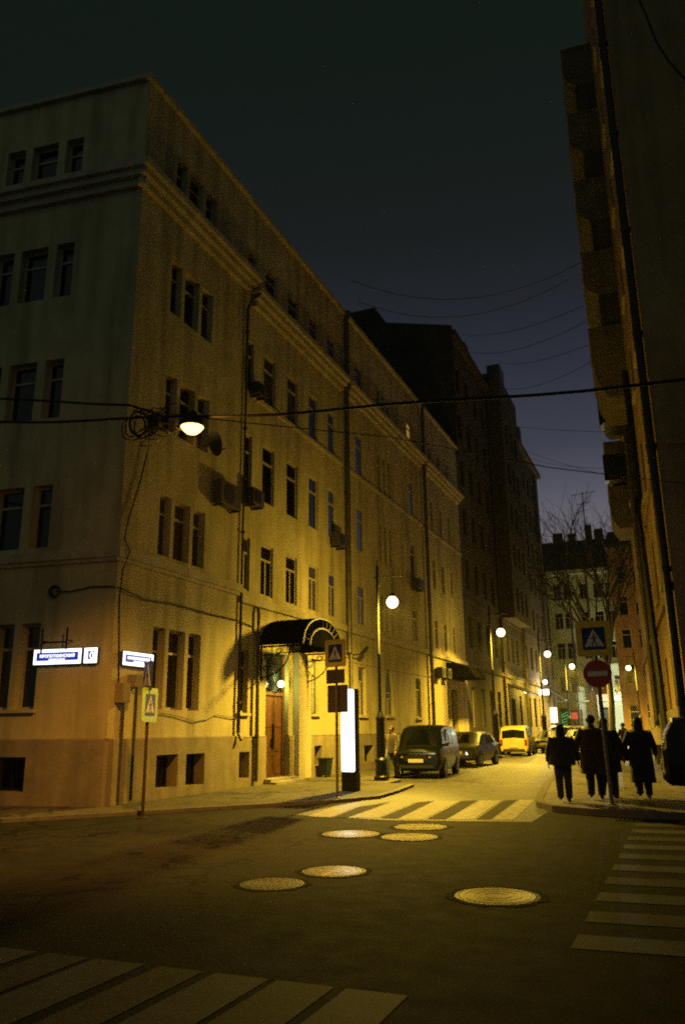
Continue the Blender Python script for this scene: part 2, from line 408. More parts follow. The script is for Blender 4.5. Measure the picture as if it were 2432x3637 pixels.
for i, (x0, x1) in enumerate(xs):
    (bw_ if i % 2 else by_).quad((x0, 1.2, 0.004), (x1, 1.2, 0.004), (x1, 5.12, 0.004), (x0, 5.12, 0.004))
struct('crosswalk', bw_, M_paintv); struct('crosswalk', by_, M_paintf)
bw_, by_ = MB(K), MB(K)
for i in range(10):
    y = 6.55+i*0.88
    (bw_ if i % 2 == 0 else by_).quad((-0.95, y, 0.004), (3.4, y+0.25, 0.004), (3.4, y+0.68, 0.004), (-0.95, y+0.43, 0.004))
struct('crosswalk', bw_, M_paintv); struct('crosswalk', by_, M_paintf)

# manhole covers
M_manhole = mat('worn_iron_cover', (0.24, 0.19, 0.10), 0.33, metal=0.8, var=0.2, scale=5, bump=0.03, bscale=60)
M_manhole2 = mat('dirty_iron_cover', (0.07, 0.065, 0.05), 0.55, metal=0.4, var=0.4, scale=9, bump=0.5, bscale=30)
M_tar = mat('fresh_tar', (0.010, 0.009, 0.008), 0.9, var=.3, scale=8, bump=.2, spec=.08)
def manhole(x, y, r, label, m):
    t = root('manhole_cover', label, 'manhole cover', (x, y, 0), k=K, group='round iron covers in the road')
    c = w(x, y); rr = r*K
    b = MB(); b.add([(c.x+rr*(1.34+.05*math.sin(i*.9+x*9)+.04*math.sin(i*1.7+y*5))*math.cos(i*.1309), c.y+rr*(1.34+.05*math.sin(i*.9+x*9)+.04*math.sin(i*1.7+y*5))*math.sin(i*.1309), .004) for i in range(48)], [tuple(range(48))]); b.build('tar_patch', M_tar, t)
    b = MB(); b.lathe([(rr*1.13, -0.01), (rr*1.13, 0.006), (rr*1.02, 0.007), (rr*1.02, 0.001)], c, 40); b.build('rim', M_manhole2, t)
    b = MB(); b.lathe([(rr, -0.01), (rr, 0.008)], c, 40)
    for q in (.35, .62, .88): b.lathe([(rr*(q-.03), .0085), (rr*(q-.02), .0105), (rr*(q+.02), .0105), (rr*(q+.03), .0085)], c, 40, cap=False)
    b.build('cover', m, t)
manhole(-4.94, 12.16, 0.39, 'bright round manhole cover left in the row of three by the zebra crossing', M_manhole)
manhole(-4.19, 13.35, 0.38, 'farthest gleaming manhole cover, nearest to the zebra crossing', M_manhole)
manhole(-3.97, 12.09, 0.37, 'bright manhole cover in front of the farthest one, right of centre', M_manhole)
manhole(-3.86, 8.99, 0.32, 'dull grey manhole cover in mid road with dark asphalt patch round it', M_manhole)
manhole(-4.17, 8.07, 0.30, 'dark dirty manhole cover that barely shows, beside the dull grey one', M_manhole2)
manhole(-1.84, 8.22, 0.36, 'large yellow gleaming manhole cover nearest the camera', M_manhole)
# drain grate by the right kerb
t = root('drain_grate', 'small wet iron drain grate at the right hand kerb', 'drain', (-1.08, 15.38, 0), k=K)
b = MB(K)
for i in range(6): b.box(-1.28+i*0.075, -1.24+i*0.075, 15.2, 15.56, 0, 0.012)
b.box(-1.3, -0.84, 15.16, 15.2, 0, 0.013); b.box(-1.3, -0.84, 15.56, 15.6, 0, 0.013)
b.build('bars', M_manhole, t)

# ------------------------------------------------------------------ facades
class Plane:
    def __init__(s, O, U, N): s.O, s.U, s.N = Vector(O), Vector(U).normalized(), Vector(N).normalized()
    def p(s, u, z, d=0.0): return s.O + s.U*u + s.N*d + Vector((0, 0, z))
    def box(s, b, u0, u1, z0, z1, d0, d1):
        b.hexa((s.p(u0,z0,d0), s.p(u1,z0,d0), s.p(u1,z0,d1), s.p(u0,z0,d1), s.p(u0,z1,d0), s.p(u1,z1,d0), s.p(u1,z1,d1), s.p(u0,z1,d1)))
def facade(b, pl, u0, u1, z0, z1, ops, d=0.0):
    us = sorted({u0, u1} | {v for o in ops for v in (o[0], o[1]) if u0 < v < u1})
    zs = sorted({z0, z1} | {v for o in ops for v in (o[2], o[3]) if z0 < v < z1})
    for i in range(len(us)-1):
        for j in range(len(zs)-1):
            cu, cz = (us[i]+us[i+1])/2, (zs[j]+zs[j+1])/2
            if any(o[0] < cu < o[1] and o[2] < cz < o[3] for o in ops): continue
            b.quad(pl.p(us[i], zs[j], d), pl.p(us[i+1], zs[j], d), pl.p(us[i+1], zs[j+1], d), pl.p(us[i], zs[j+1], d))
    for o in ops:
        a0, a1, c0, c1, dep = o[:5]
        c0 = max(c0, z0); c1 = min(c1, z1)
        if c0 >= c1: continue
        for (p, q) in (((a0, c0), (a1, c0)), ((a1, c0), (a1, c1)), ((a1, c1), (a0, c1)), ((a0, c1), (a0, c0))):
            if p[1] == q[1] and (p[1] > o[3]-1e-6) is False and p[1] > o[2]+1e-6: continue   # the opening runs on past this band
            b.quad(pl.p(*p, d), pl.p(*q, d), pl.p(*q, -dep), pl.p(*p, -dep))
def window(bld, pl, o, glass=None, frame=None, sill=True, style='t', k=K):
    u0, u1, z0, z1, dep = o[:5]
    fw = 0.055; b = MB(k); fr = frame or M_frame
    pl.box(b, u0, u0+fw, z0, z1, -dep, -dep+0.06); pl.box(b, u1-fw, u1, z0, z1, -dep, -dep+0.06)
    pl.box(b, u0+fw, u1-fw, z0, z0+fw, -dep, -dep+0.06); pl.box(b, u0+fw, u1-fw, z1-fw, z1, -dep, -dep+0.06)
    if style == 't':
        zt = z0+(z1-z0)*0.69; um = u0+(u1-u0)*0.5
        pl.box(b, u0+fw, u1-fw, zt, zt+0.06, -dep+0.002, -dep+0.058)
        pl.box(b, um-0.03, um+0.03, z0+fw, zt, -dep+0.002, -dep+0.057)
    elif style == 'n':
        zt = z0+(z1-z0)*0.69
        pl.box(b, u0+fw, u1-fw, zt, zt+0.06, -dep+0.002, -dep+0.058)
    elif style == 'bars':
        for q in range(1, 4):
            um = u0+(u1-u0)*q/4; pl.box(b, um-0.012, um+0.012, z0+fw, z1-fw, -dep+0.02, -dep+0.05)
    f = b.build('window', fr, bld)
    b = MB(k); b.quad(pl.p(u0, z0, -dep+0.025), pl.p(u1, z0, -dep+0.025), pl.p(u1, z1, -dep+0.025), pl.p(u0, z1, -dep+0.025))
    b.build('pane', glass or M_glass, f)
    if sill:
        b = MB(k); pl.box(b, u0-0.07, u1+0.07, z0-0.075, z0-0.004, -dep*0.5, 0.09); b.build('sill', M_trim, f)
    return f

# ---------------- cream corner building (left)
bl = root('apartment_building', 'long cream plastered corner apartment building of five storeys with grey plinth and lit doorway', 'building', (-11.29, 14.2, 0), k=K)
S1 = Plane((-11.29, 0, 0), (0, 1, 0), (1, 0, 0)); S2 = Plane((-11.36, 0, 0), (0, 1, 0), (1, 0, 0))
LD = Vector((-0.992, -0.126, 0)).normalized(); LN = Vector((0.126, -0.992, 0)).normalized()
SL = Plane((-11.29, 14.2, 0), LD, LN)
def G(us, zs, dep): return [(a, c, z0, z1, dep) for a, c in us for z0, z1 in zs]
s1u = [(15.64, 16.13), (16.28, 16.98), (17.13, 17.70)]
s1z = [(2.05, 3.94), (5.68, 7.2), (8.9, 10.46), (12.2, 13.74), (15.6, 16.95)]
o1 = G(s1u, s1z, 0.2); o1b = [(15.93, 16.8, 0.3, 1.03, 0.3), (17.15, 17.98, 0.28, 1.02, 0.3)]
s2u = [(19.78, 20.3), (20.98, 21.78), (22.68, 23.5), (24.42, 25.2), (26.12, 26.85)]
s2z = [(5.48, 7.07), (8.42, 10.3), (11.75, 13.44), (15.45, 16.56)]
o2 = G(s2u, s2z, 0.12) + [(19.78, 20.34, 2.03, 3.8, 0.16), (24.55, 25.2, 2.06, 3.87, 0.16)]
DOOR = (21.42, 22.95, -0.3, 3.86, 0.25)
o2b = [(19.85, 20.42, 0.3, 0.99, 0.3), (24.78, 25.38, 0.42, 1.05, 0.3)]
s3u = [(28.98, 29.85), (31.7, 32.12), (32.36, 32.78), (33.02, 33.44), (36.05, 36.85)]
o3 = G(s3u, [(5.5, 7.07), (8.5, 10.3), (11.75, 13.5), (15.5, 16.6)], 0.11) + [(28.93, 29.72, 2.06, 3.88, 0.14), (36.15, 36.95, 2.04, 3.83, 0.12)]
ARCH = (32.0, 32.98, 2.08, 4.02, 0.14)
o3b = [(29.3, 30.3, 0.36, 0.97, 0.3), (33.2, 34.2, 0.36, 0.97, 0.3)]
s4u = [(39.85, 40.3), (41.6, 42.05), (43.4, 43.85)]
o4 = G(s4u, [(5.5, 7.0), (8.6, 10.2), (11.8, 13.4), (15.5, 16.5)], 0.09)
DOOR2 = (42.4, 43.7, -0.3, 3.6, 0.5)
oL = G([(1.85, 2.38), (2.62, 3.42), (3.64, 4.2)], s1z[1:], 0.26) + G([(1.84, 2.36), (2.52, 3.0), (3.16, 3.64)], s1z[:1], 0.26)
oLb = [(1.88, 2.95, 0.34, 1.05, 0.3)]
wl = MB(K); pb = MB(K)
facade(wl, S1, 14.2, 19.55, 1.4, 18.4, o1); facade(pb, S1, 14.2, 19.55, 0.0, 1.4, o1b, 0.06)
facade(wl, S2, 19.55, 27.7, 1.4, 18.4, o2+[DOOR]); facade(pb, S2, 19.55, 27.7, 0.0, 1.38, o2b+[DOOR], 0.05)
facade(wl, S2, 27.7, 38.4, 1.4, 18.4, o3+[ARCH]); facade(pb, S2, 27.7, 38.4, 0.0, 1.38, o3b, 0.05)
facade(wl, S2, 38.4, 46, 1.4, 18.4, o4+[DOOR2]); facade(pb, S2, 38.4, 46, 0.0, 1.38, [DOOR2], 0.05)
facade(wl, SL, 0, 14, 1.4, 18.4, oL); facade(pb, SL, 0, 14, 0.0, 1.4, oLb, 0.06)
wl.quad(S1.p(19.55, 0), S1.p(19.55, 18.4), S2.p(19.55, 18.4), S2.p(19.55, 0))
pb.quad(S1.p(19.553, 0, .06), S1.p(19.553, 1.4, .06), S2.p(19.553, 1.4, 0.05), S2.p(19.553, 0, 0.05))
for pl_, a, c, z in ((S1, 14.2, 19.553, 1.4), (S2, 19.553, 21.42, 1.38), (S2, 22.95, 42.4, 1.38), (S2, 43.7, 46, 1.38), (SL, -0.055, 14, 1.4)):
    pb.quad(pl_.p(a, z, 0.06), pl_.p(c, z, 0.06), pl_.p(c, z+0.03, 0), pl_.p(a, z+0.03, 0))
cA = S1.p(14.2, 0, 0.06); cB = SL.p(0, 0, 0.06)
pb.quad(cA, cB, cB+Vector((0, 0, 1.4)), cA+Vector((0, 0, 1.4)))
# spandrels that round the arched opening
a0, a1, z0, z1 = ARCH[:4]; n = 10; cu = (a0+a1)/2; ru = (a1-a0)/2; zs_ = z1-1.0
for sgn in (-1, 1):
    cor = (cu+sgn*ru, z1)
    prev = None
    for i in range(n+1):
        t = math.pi/2*i/n; q = (cu+sgn*ru*math.cos(t), zs_+1.0*math.sin(t))
        if prev:
            wl.poly([S2.p(*prev), S2.p(*q), S2.p(*cor)])
            wl.quad(S2.p(*prev), S2.p(*q), S2.p(*q, -0.14), S2.p(*prev, -0.14))
        prev = q
# end wall and closed back
wl.quad((-11.36, 46, 0), (-24, 46, 0), (-24, 46, 18.4), (-11.36, 46, 18.4))
wl.build('wall', M_wall, bl); pb.build('plinth', M_plinth, bl)
# string courses and cornices
b = MB(K)
S1.box(b, 14.08, 19.62, 5.33, 5.55, 0, 0.13); S1.box(b, 14.08, 19.58, 5.24, 5.33, 0, 0.07)
SL.box(b, -0.11, 14, 5.333, 5.547, 0, 0.13); SL.box(b, -0.05, 14, 5.243, 5.333, 0, 0.07)
S2.box(b, 19.66, 27.6, 5.08, 5.3, 0, 0.12); S2.box(b, 27.85, 38.3, 5.08, 5.3, 0, 0.12); S2.box(b, 38.5, 46, 5.05, 5.25, 0, 0.12)
b.build('string_course', M_trim, bl)
b = MB(K); S2.box(b, 20.3, 27.5, 11.58, 11.7, 0, 0.07); S2.box(b, 27.9, 46, 11.55, 11.67, 0, 0.07); S2.box(b, 27.9, 46, 3.99, 4.05, 0, 0.03)
b.build('sill_band', M_trim, bl)
b = MB(K)
for pl_, a, c, dz in ((S1, 13.8, 19.9, 0), (SL, -0.38, 14, 0.003), (S2, 19.95, 27.55, -0.25), (S2, 27.85, 38.25, -0.25), (S2, 38.55, 46, -0.25)):
    pl_.box(b, a, c, 15.33+dz, 15.5+dz, 0, 0.42); pl_.box(b, a+0.1, c-0.1, 15.15+dz, 15.33+dz, 0, 0.3); pl_.box(b, a+0.2, c-0.16, 14.95+dz, 15.15+dz, 0, 0.15)
b.build('cornice', M_trim, bl)
b = MB(K)
for pl_, a, c, dz in ((S1, 14.08, 19.6, 0), (SL, -0.12, 14, 0.003), (S2, 19.62, 46.2, 0.05)):
    pl_.box(b, a, c, 18.28+dz, 18.42+dz, -0.3, 0.14)
b.build('eaves', M_trim, bl)
b = MB(K)
b.quad((-11.3, 14.2, 18.45), (-11.3, 46.2, 18.48), (-17, 46.2, 20.5), (-17, 18, 20.5)); b.quad((-11.3, 14.2, 18.455), (-17, 18, 20.5), (-24, 18, 20.5), (-25, 12.45, 18.455))
b.build('roof', M_roof, bl)
# windows
random.seed(3)
for o in o1: window(bl, S1, o, style='n', sill=False, glass=M_glass)
for o in o1b+o2b+o3b: window(bl, S1 if o in o1b else S2, o, style='bars', frame=M_black, sill=False)
for i, o in enumerate(o2):
    g = M_palecurtain if (o[0] > 24.5 and o[2] < 3) else (M_curtain if (o[2] < 6 and i % 3 == 0) else M_glass)
    if o[0] < 24.5 and 11 < o[2] < 13 and o[0] > 20.5 and o[0] < 23: g = M_curtain
    window(bl, S2, o, glass=g, sill=o[2] < 3, style='t' if o[2] < 8 else 'n', frame=M_pipe if g is M_palecurtain else None)
for o in o3:
    lit = (o[0] > 35 and o[2] > 15)
    window(bl, S2, o, glass=M_warmwin if lit else (M_curtain if o[2] < 3 else M_glass), sill=o[2] < 3, style='t' if (o[2] < 8 and o[1]-o[0] > 0.6) else 'n')
for o in o4: window(bl, S2, o, style='n', sill=False)
for o in oL: window(bl, SL, o, style='n', sill=o[2] < 3)
for o in oLb: window(bl, SL, o, style='bars', frame=M_black, sill=False)
# arched window
f = window(bl, S2, (ARCH[0]+.02, ARCH[1]-.02, 2.08, 3.05, 0.14), style='t', glass=M_curtain)
b = MB(K); pts = [(cu+(ru-.02)*math.cos(math.pi*i/14), zs_+0.98*math.sin(math.pi*i/14)) for i in range(15)]
b.poly([S2.p(q[0], q[1], -0.115) for q in pts]); b.build('pane', M_curtain, f)
# front door with grille transom
dr = MB(K); S2.box(dr, 21.44, 21.56, 0.1, 3.84, -0.24, -0.14); S2.box(dr, 22.83, 22.93, 0.1, 3.84, -0.24, -0.14); S2.box(dr, 21.56, 22.83, 2.58, 2.68, -0.24, -0.14)
door = dr.build('door', M_door, bl)
for (a, c) in ((21.565, 22.19), (22.2, 22.825)):
    b = MB(K); S2.box(b, a, c, 0.12, 2.575, -0.24, -0.185)
    for zz0, zz1 in ((0.3, 0.8), (0.95, 1.5), (1.65, 2.45)):
        S2.box(b, a+0.1, c-0.1, zz0, zz1, -0.185, -0.17)
    b.build('leaf', M_door, door)
b = MB(K); S2.box(b, 22.225, 22.255, 1.0, 1.75, -0.185, -0.13); S2.box(b, 22.07, 22.1, 1.05, 1.3, -0.185, -0.13); b.build('handle', M_black, door)
b = MB(K); b.quad(S2.p(21.56, 2.68, -0.21), S2.p(22.83, 2.68, -0.21), S2.p(22.83, 3.84, -0.21), S2.p(21.56, 3.84, -0.21)); b.build('transom_pane', M_glass, door)
b = MB(K)
for i in range(-8, 11):
    u = 21.6+i*0.13
    for sg in (1, -1):
        p, q = [], []
        for zz in (2.7, 3.82):
            uu = u+sg*(zz-2.7)*0.75 + (0 if sg > 0 else 0.84)
            p.append((uu, zz))
        (ua, za), (ub, zb) = p
        lo, hi = 21.57, 22.82
        def clip(ua, za, ub, zb):
            ts = [0.0, 1.0]
            d = ub-ua
            t0, t1 = sorted(((lo-ua)/d, (hi-ua)/d)); t0 = max(0, t0); t1 = min(1, t1)
            return (t0, t1) if t1 > t0 else None
        r_ = clip(ua, za, ub, zb)
        if r_:
            A = S2.p(ua+(ub-ua)*r_[0], za+(zb-za)*r_[0], -0.17); B = S2.p(ua+(ub-ua)*r_[1], za+(zb-za)*r_[1], -0.17 + 0.004*sg)
            b.tube([A, B], 0.011, 4)
b.build('transom_grille', M_black, door)
b = MB(K); S2.box(b, 21.3, 23.1, 0.05, 0.2, -0.25, 0.28); S2.box(b, 21.2, 23.2, 0.05, 0.13, 0.28, 0.5); b.build('doorstep', M_conc, bl)
b = MB(K); S2.box(b, 23.3, 24.2, 0.1, 3.95, 0, 0.2); b.build('pilaster', M_trim, bl)
# second doorway
b = MB(K); S2.box(b, 42.42, 43.68, 0.1, 3.58, -0.48, -0.4); b.build('door', M_door, bl)
# canopy over the front door: half barrel on wrought iron brackets
YC, RY, XW, XF = 22.45, 1.48, -11.35, -9.98
cn = MB(K); n = 14
def arcp(x, ry, rz, zb): return [(x, YC-ry*math.cos(math.pi*i/n), zb+rz*math.sin(math.pi*i/n)) for i in range(n+1)]
o_, i_ = (RY, 0.88), (RY-0.07, 0.81)
A, B = arcp(XW, *o_, 3.98), arcp(XF, *o_, 3.98); C, D = arcp(XW, *i_, 3.98), arcp(XF, *i_, 3.98)
for i in range(n):
    cn.quad(A[i], A[i+1], B[i+1], B[i]); cn.quad(C[i], C[i+1], D[i+1], D[i]); cn.quad(B[i], B[i+1], D[i+1], D[i])
for P_, Q_ in ((A, C), (A, C)):
    pass
cn.quad(A[0], B[0], D[0], C[0]); cn.quad(A[-1], B[-1], D[-1], C[-1])
canopy = cn.build('canopy', M_canopy, bl)
b = MB(K)
for rr_, zz_ in ((RY-0.02, 0.86), (RY-0.5, 0.56)):
    P_ = arcp(XF+0.03, rr_, zz_, 3.98); b.tube(P_, 0.035, 6)
for i in range(1, n):
    p, q = arcp(XF+0.03, RY-0.02, 0.86, 3.98)[i], arcp(XF+0.03, RY-0.5, 0.56, 3.98)[i]; b.tube([p, q], 0.014, 4)
b.build('arch_front', M_black, canopy)
b = MB(K); fr_ = arcp(XF+0.01, RY-0.5, 0.56, 3.98); b.poly(fr_); b.build('arch_panel', M_canopy, canopy)
for yy in (YC-RY+0.03, YC+RY-0.03):
    b = MB(K)
    b.tube([(XW+0.05, yy, 2.95), (XW+0.05, yy, 3.98)], 0.028, 6); b.tube([(XW+0.05, yy, 3.93), (XF, yy, 3.93)], 0.03, 6); b.tube([(XW+0.05, yy, 3.68), (XF+0.3, yy, 3.78)], 0.015, 5)
    b.tube([(XW+0.05, yy, 3.02)] + [(XW+0.05+0.95*math.sin(t_), yy, 3.05+0.85*(1-math.cos(t_))) for t_ in [i*math.pi/16 for i in range(1, 9)]], 0.02, 5)
    for cx_, cz_, rr_ in ((XW+0.28, 3.62, 0.16), (XW+0.62, 3.78, 0.11), (XW+0.2, 3.3, 0.1), (XF-0.35, 3.83, 0.07)):
        b.tube([(cx_+rr_*(1-i/40)*math.cos(i*0.5), yy, cz_+rr_*(1-i/40)*math.sin(i*0.5)) for i in range(26)], 0.012, 4)
    for xx in (XW+0.4, XW+0.75, XW+1.1, XW+1.4): b.tube([(xx, yy, 3.72), (xx, yy, 3.95)], 0.012, 4)
    b.build('bracket', M_canopy, canopy)
# second canopy further along (box shaped)
b = MB(K); b.prism([(-11.36, 41.6, 4.1), (-11.36, 45, 4.1), (-11.36, 45, 4.95), (-11.36, 41.6, 4.95)], (0.08, 0, 0)); b.hexa(((-11.3,41.6,4.15),(-9.9,41.9,4.15),(-9.9,44.7,4.15),(-11.3,45,4.15),(-11.3,41.6,4.95),(-10.3,42.0,4.75),(-10.3,44.6,4.75),(-11.3,45,4.95)))
b.build('canopy', M_canopy, bl)
# downpipes
def pipe(bld, pts, r, name='downpipe', m=None):
    b = MB(K); b.tube(pts, r, 8)
    for i in range(len(pts)-1):
        p, q = Vector(pts[i]), Vector(pts[i+1]); L = (q-p).length
        if abs((q-p).normalized().z) > .95:
            for j in range(int(L/1.6)):
                c = p+(q-p)*((j+.5)/max(1, int(L/1.6))); b.tube([c-Vector((0, 0, .03)), c+Vector((0, 0, .03))], r*1.25, 8)
    return b.build(name, m or M_pipe, bld, smooth=True)
pipe(bl, [(-11.0, 20.0, 15.0), (-11.15, 19.75, 14.7), (-11.22, 19.6, 14.3), (-11.22, 19.6, 1.5), (-11.1, 19.6, 1.3)], 0.055)
pipe(bl, [(-11.3, 20.7, 5.1), (-11.24, 20.7, 4.9), (-11.24, 20.7, 0.25), (-11.25, 20.7, 0.18)], 0.055)
pipe(bl, [(-11.1, 27.75, 18.4), (-11.18, 27.7, 18.0), (-11.18, 27.7, 15.6)], 0.11)
pipe(bl, [(-11.1, 27.75, 15.1), (-11.2, 27.7, 14.8), (-11.2, 27.7, 4.3)], 0.10)
pipe(bl, [(-11.23, 27.9, 4.3), (-11.23, 27.9, 0.3)], 0.06)
pipe(bl, [(-11.1, 38.4, 18.4), (-11.2, 38.4, 18.0), (-11.2, 38.4, 0.3)], 0.09)

# ---------------- things fixed to the cream building
def ac_unit(x, y, z, label, wd=0.85, h=0.62, d=0.35):
    t = root('air_conditioner', label, 'air conditioner', (x, y, z), k=K, group='air conditioners on the cream facade')
    b = MB(K); b.box(x, x+d, y, y+wd, z, z+h); b.build('casing', M_ac, t, bevel=0.015)
    b = MB(K); c = Vector((x+d+.004, y+wd*0.4, z+h*0.5)); b.lathe([(h*.4, 0), (h*.4, .012), (h*.36, .013)], c, 20, 'x')
    for i in range(-3, 4): b.box(x+d, x+d+.014, y+wd*.4-h*.38, y+wd*.4+h*.38, z+h*.5+i*h*.11-.006, z+h*.5+i*h*.11+.006)
    b.build('fan_grille', M_black, t)
    b = MB(K); b.box(x-0.08, x+d, y+.1, y+.14, z-.05, z-.003); b.box(x-.08, x+d, y+wd-.14, y+wd-.1, z-.05, z-.003); b.build('bracket', M_iron, t)
ac_unit(-11.24, 17.95, 7.55, 'large dark air conditioner high on the corner wall above the second floor windows', 1.1, 0.68, 0.27)
ac_unit(-11.32, 19.75, 8.0, 'dark air conditioner under the window just right of the first downpipe', 0.7, 0.5, 0.34)
ac_unit(-11.30, 26.2, 8.08, 'pale air conditioner beneath a third floor window beside the thick downpipe', 0.75, 0.5, 0.34)
ac_unit(-11.32, 20.0, 11.6, 'small air conditioner highest on the facade beneath a fourth floor window', 0.55, 0.4, 0.3)
ac_unit(-11.30, 36.0, 8.0, 'far small air conditioner beneath a window near the last downpipe', 0.8, 0.5, 0.32)
ac_unit(-11.30, 39.5, 4.05, 'air conditioner box beside the box shaped canopy', 0.6, 0.5, 0.32)
ac_unit(-11.30, 40.7, 4.05, 'air conditioner box touching the box shaped canopy', 0.6, 0.5, 0.32)
# satellite dish
t = root('satellite_dish', 'dark satellite dish on corner wall right below the hanging street lamp', 'satellite dish', (-11.27, 17.4, 9.0), k=K)
b = MB(K); c = Vector((-10.95, 17.4, 9.05)); prof = [(0.02, -.06), (.15, -.04), (.28, 0.02), (.36, .08)]; b.lathe(prof, c, 20, 'x', cap=False); b.build('dish', M_ac, t, smooth=True)
b = MB(K); b.tube([(-11.27, 17.4, 9.0), (-11.0, 17.4, 9.05)], .025); b.tube([(-10.98, 17.4, 8.75), (-10.55, 17.4, 8.85)], .014); b.build('arm', M_iron, t)
# junction boxes with conduits at the corner
def jbox(y, z, wd, h, bot, label):
    t = root('junction_box', label, 'electrical box', (-11.23, y, bot), k=K, group='electrical boxes on the building corner')
    b = MB(K); b.box(-11.29, -11.1, y-wd/2, y+wd/2, z, z+h); b.box(-11.1, -11.09, y-wd/2+.03, y+wd/2-.03, z+.03, z+h-.03); b.build('box', M_plinth, t, bevel=0.008)
    b = MB(K); b.tube([(-11.15, y, z), (-11.15, y, bot)], 0.035, 8); b.build('conduit', M_pipe, t)
jbox(14.52, 2.16, 0.3, 0.42, 0.13, 'lower brown electrical box nearest the corner with conduit to the pavement')
jbox(14.95, 2.5, 0.34, 0.28, 0.13, 'higher brown electrical box second from the corner with conduit to the pavement')
# cables on the walls
def cable(name, pts, r, label, cat='cable', m=None, k=K, group=None, seg=5):
    b = MB(k); b.tube(pts, r, seg); o = b.build(name, m or M_cable)
    return tag(o, label, cat, group)
cable('wall_cable', [(-10.4, 13.6, 8.3), (-11.22, 15.0, 8.5), (-11.22, 14.9, 7.9), (-11.23, 14.76, 7.3), (-11.23, 14.55, 6.7), (-11.22, 14.36, 6.15), (-11.2, 14.26, 5.75), (-11.12, 14.38, 5.48), (-11.22, 14.3, 5.05), (-11.23, 14.25, 4.4), (-11.23, 14.33, 3.6), (-11.22, 14.4, 2.6)], 0.02, 'wavy black cable running down the building corner to the electrical boxes')
sp = SL.p
cable('wall_cable', [sp(1.5, 4.62, .05), sp(1.1, 4.6, .06), sp(0.6, 4.68, .04), sp(0.1, 4.66, .05), (-11.22, 14.3, 4.62), (-11.24, 15.2, 4.5), (-11.24, 16.5, 4.56), (-11.24, 18, 4.52), (-11.24, 19.5, 4.53), (-11.31, 19.7, 4.52), (-11.31, 20.6, 4.47)], 0.018, 'sagging cable wrapped round the corner above the first floor windows')
cable('wall_cable', [(-11.25, 16.0, 1.97), (-11.25, 16.8, 1.9), (-11.25, 17.5, 1.78), (-11.25, 18.1, 1.85), (-11.25, 18.5, 1.96), (-11.25, 19.5, 1.88)], 0.012, 'thin loose wire below the first floor sill near the downpipe')
b = MB(K); c = sp(1.5, 4.62, .06)
for q in range(4): b.tube([c+LD*(0.09+.02*q)*math.cos(i*.5)+Vector((0, 0, (0.09+.015*q)*math.sin(i*.5)))+LN*(.012*q) for i in range(14)], .012, 5)
tag(b.build('cable_coil', M_cable), 'small knot of coiled cable on the left wall above the lit street signs', 'cable')
# flag bracket
t = root('flag_bracket', 'black H shaped metal bracket above the lit street name sign', 'bracket', tuple(sp(1.3, 3.4, 0)), k=K)
b = MB(K)
for u in (1.62, 1.0): b.tube([sp(u, 3.22 if u > 1.3 else 3.3, .22), sp(u, 3.78, .22)], .022, 6); b.tube([sp(u, 3.5, 0), sp(u, 3.5, .22)], .016, 5)
b.tube([sp(1.62, 3.46, .22), sp(1.0, 3.46, .22)], .022, 6); b.build('bars', M_iron, t)
b = MB(K); b.box(0, 0, 0, 0, 0, 0) if False else None
t = root('wall_camera', 'small camera on a curved arm on the wall behind the crossing sign', 'camera', (-11.35, 27.95, 4.3), k=K)
b = MB(K); b.tube([(-11.35, 28.0, 4.35), (-11.2, 28.1, 4.25), (-10.95, 28.3, 4.3)], .03, 6); b.build('arm', M_iron, t)
b = MB(K); b.tube([(-10.95, 28.25, 4.28), (-10.8, 28.5, 4.55)], .075, 8); b.build('camera_body', M_iron, t)

# text helper
def text_mesh(body, size, ext=0.003):
    cu_ = bpy.data.curves.new('t', 'FONT'); cu_.body = body; cu_.size = size; cu_.extrude = ext; cu_.align_x = 'CENTER'; cu_.align_y = 'CENTER'
    ob = bpy.data.objects.new('t', cu_); COL.objects.link(ob); bpy.context.view_layer.update()
    dg = bpy.context.evaluated_depsgraph_get(); me = bpy.data.meshes.new_from_object(ob.evaluated_get(dg), depsgraph=dg)
    bpy.data.objects.remove(ob); return me
def put_text(name, body, wid, hgt, pos, ax, nrm, m, parent):
    me = text_mesh(body, 1.0)
    xs_ = [v.co.x for v in me.vertices] or [0, 1]; ys_ = [v.co.y for v in me.vertices] or [0, 1]
    sx = wid/(max(xs_)-min(xs_)); sy = hgt/(max(ys_)-min(ys_)); mx_, my_ = (max(xs_)+min(xs_))/2, (max(ys_)+min(ys_))/2
    ax = Vector(ax).normalized(); nrm = Vector(nrm).normalized(); org = Vector(ORG[parent.name])
    for v in me.vertices:
        v.co = Vector(pos) - org + ax*((v.co.x-mx_)*sx) + Vector((0, 0, 1))*((v.co.y-my_)*sy) + nrm*v.co.z
    me.materials.append(m); o = bpy.data.objects.new(name, me); COL.objects.link(o); o.parent = parent; ORG[o.name] = ORG[parent.name]
    return o
M_case = mat('sign_case', (0.05, 0.06, 0.2), 0.4, var=0.1)
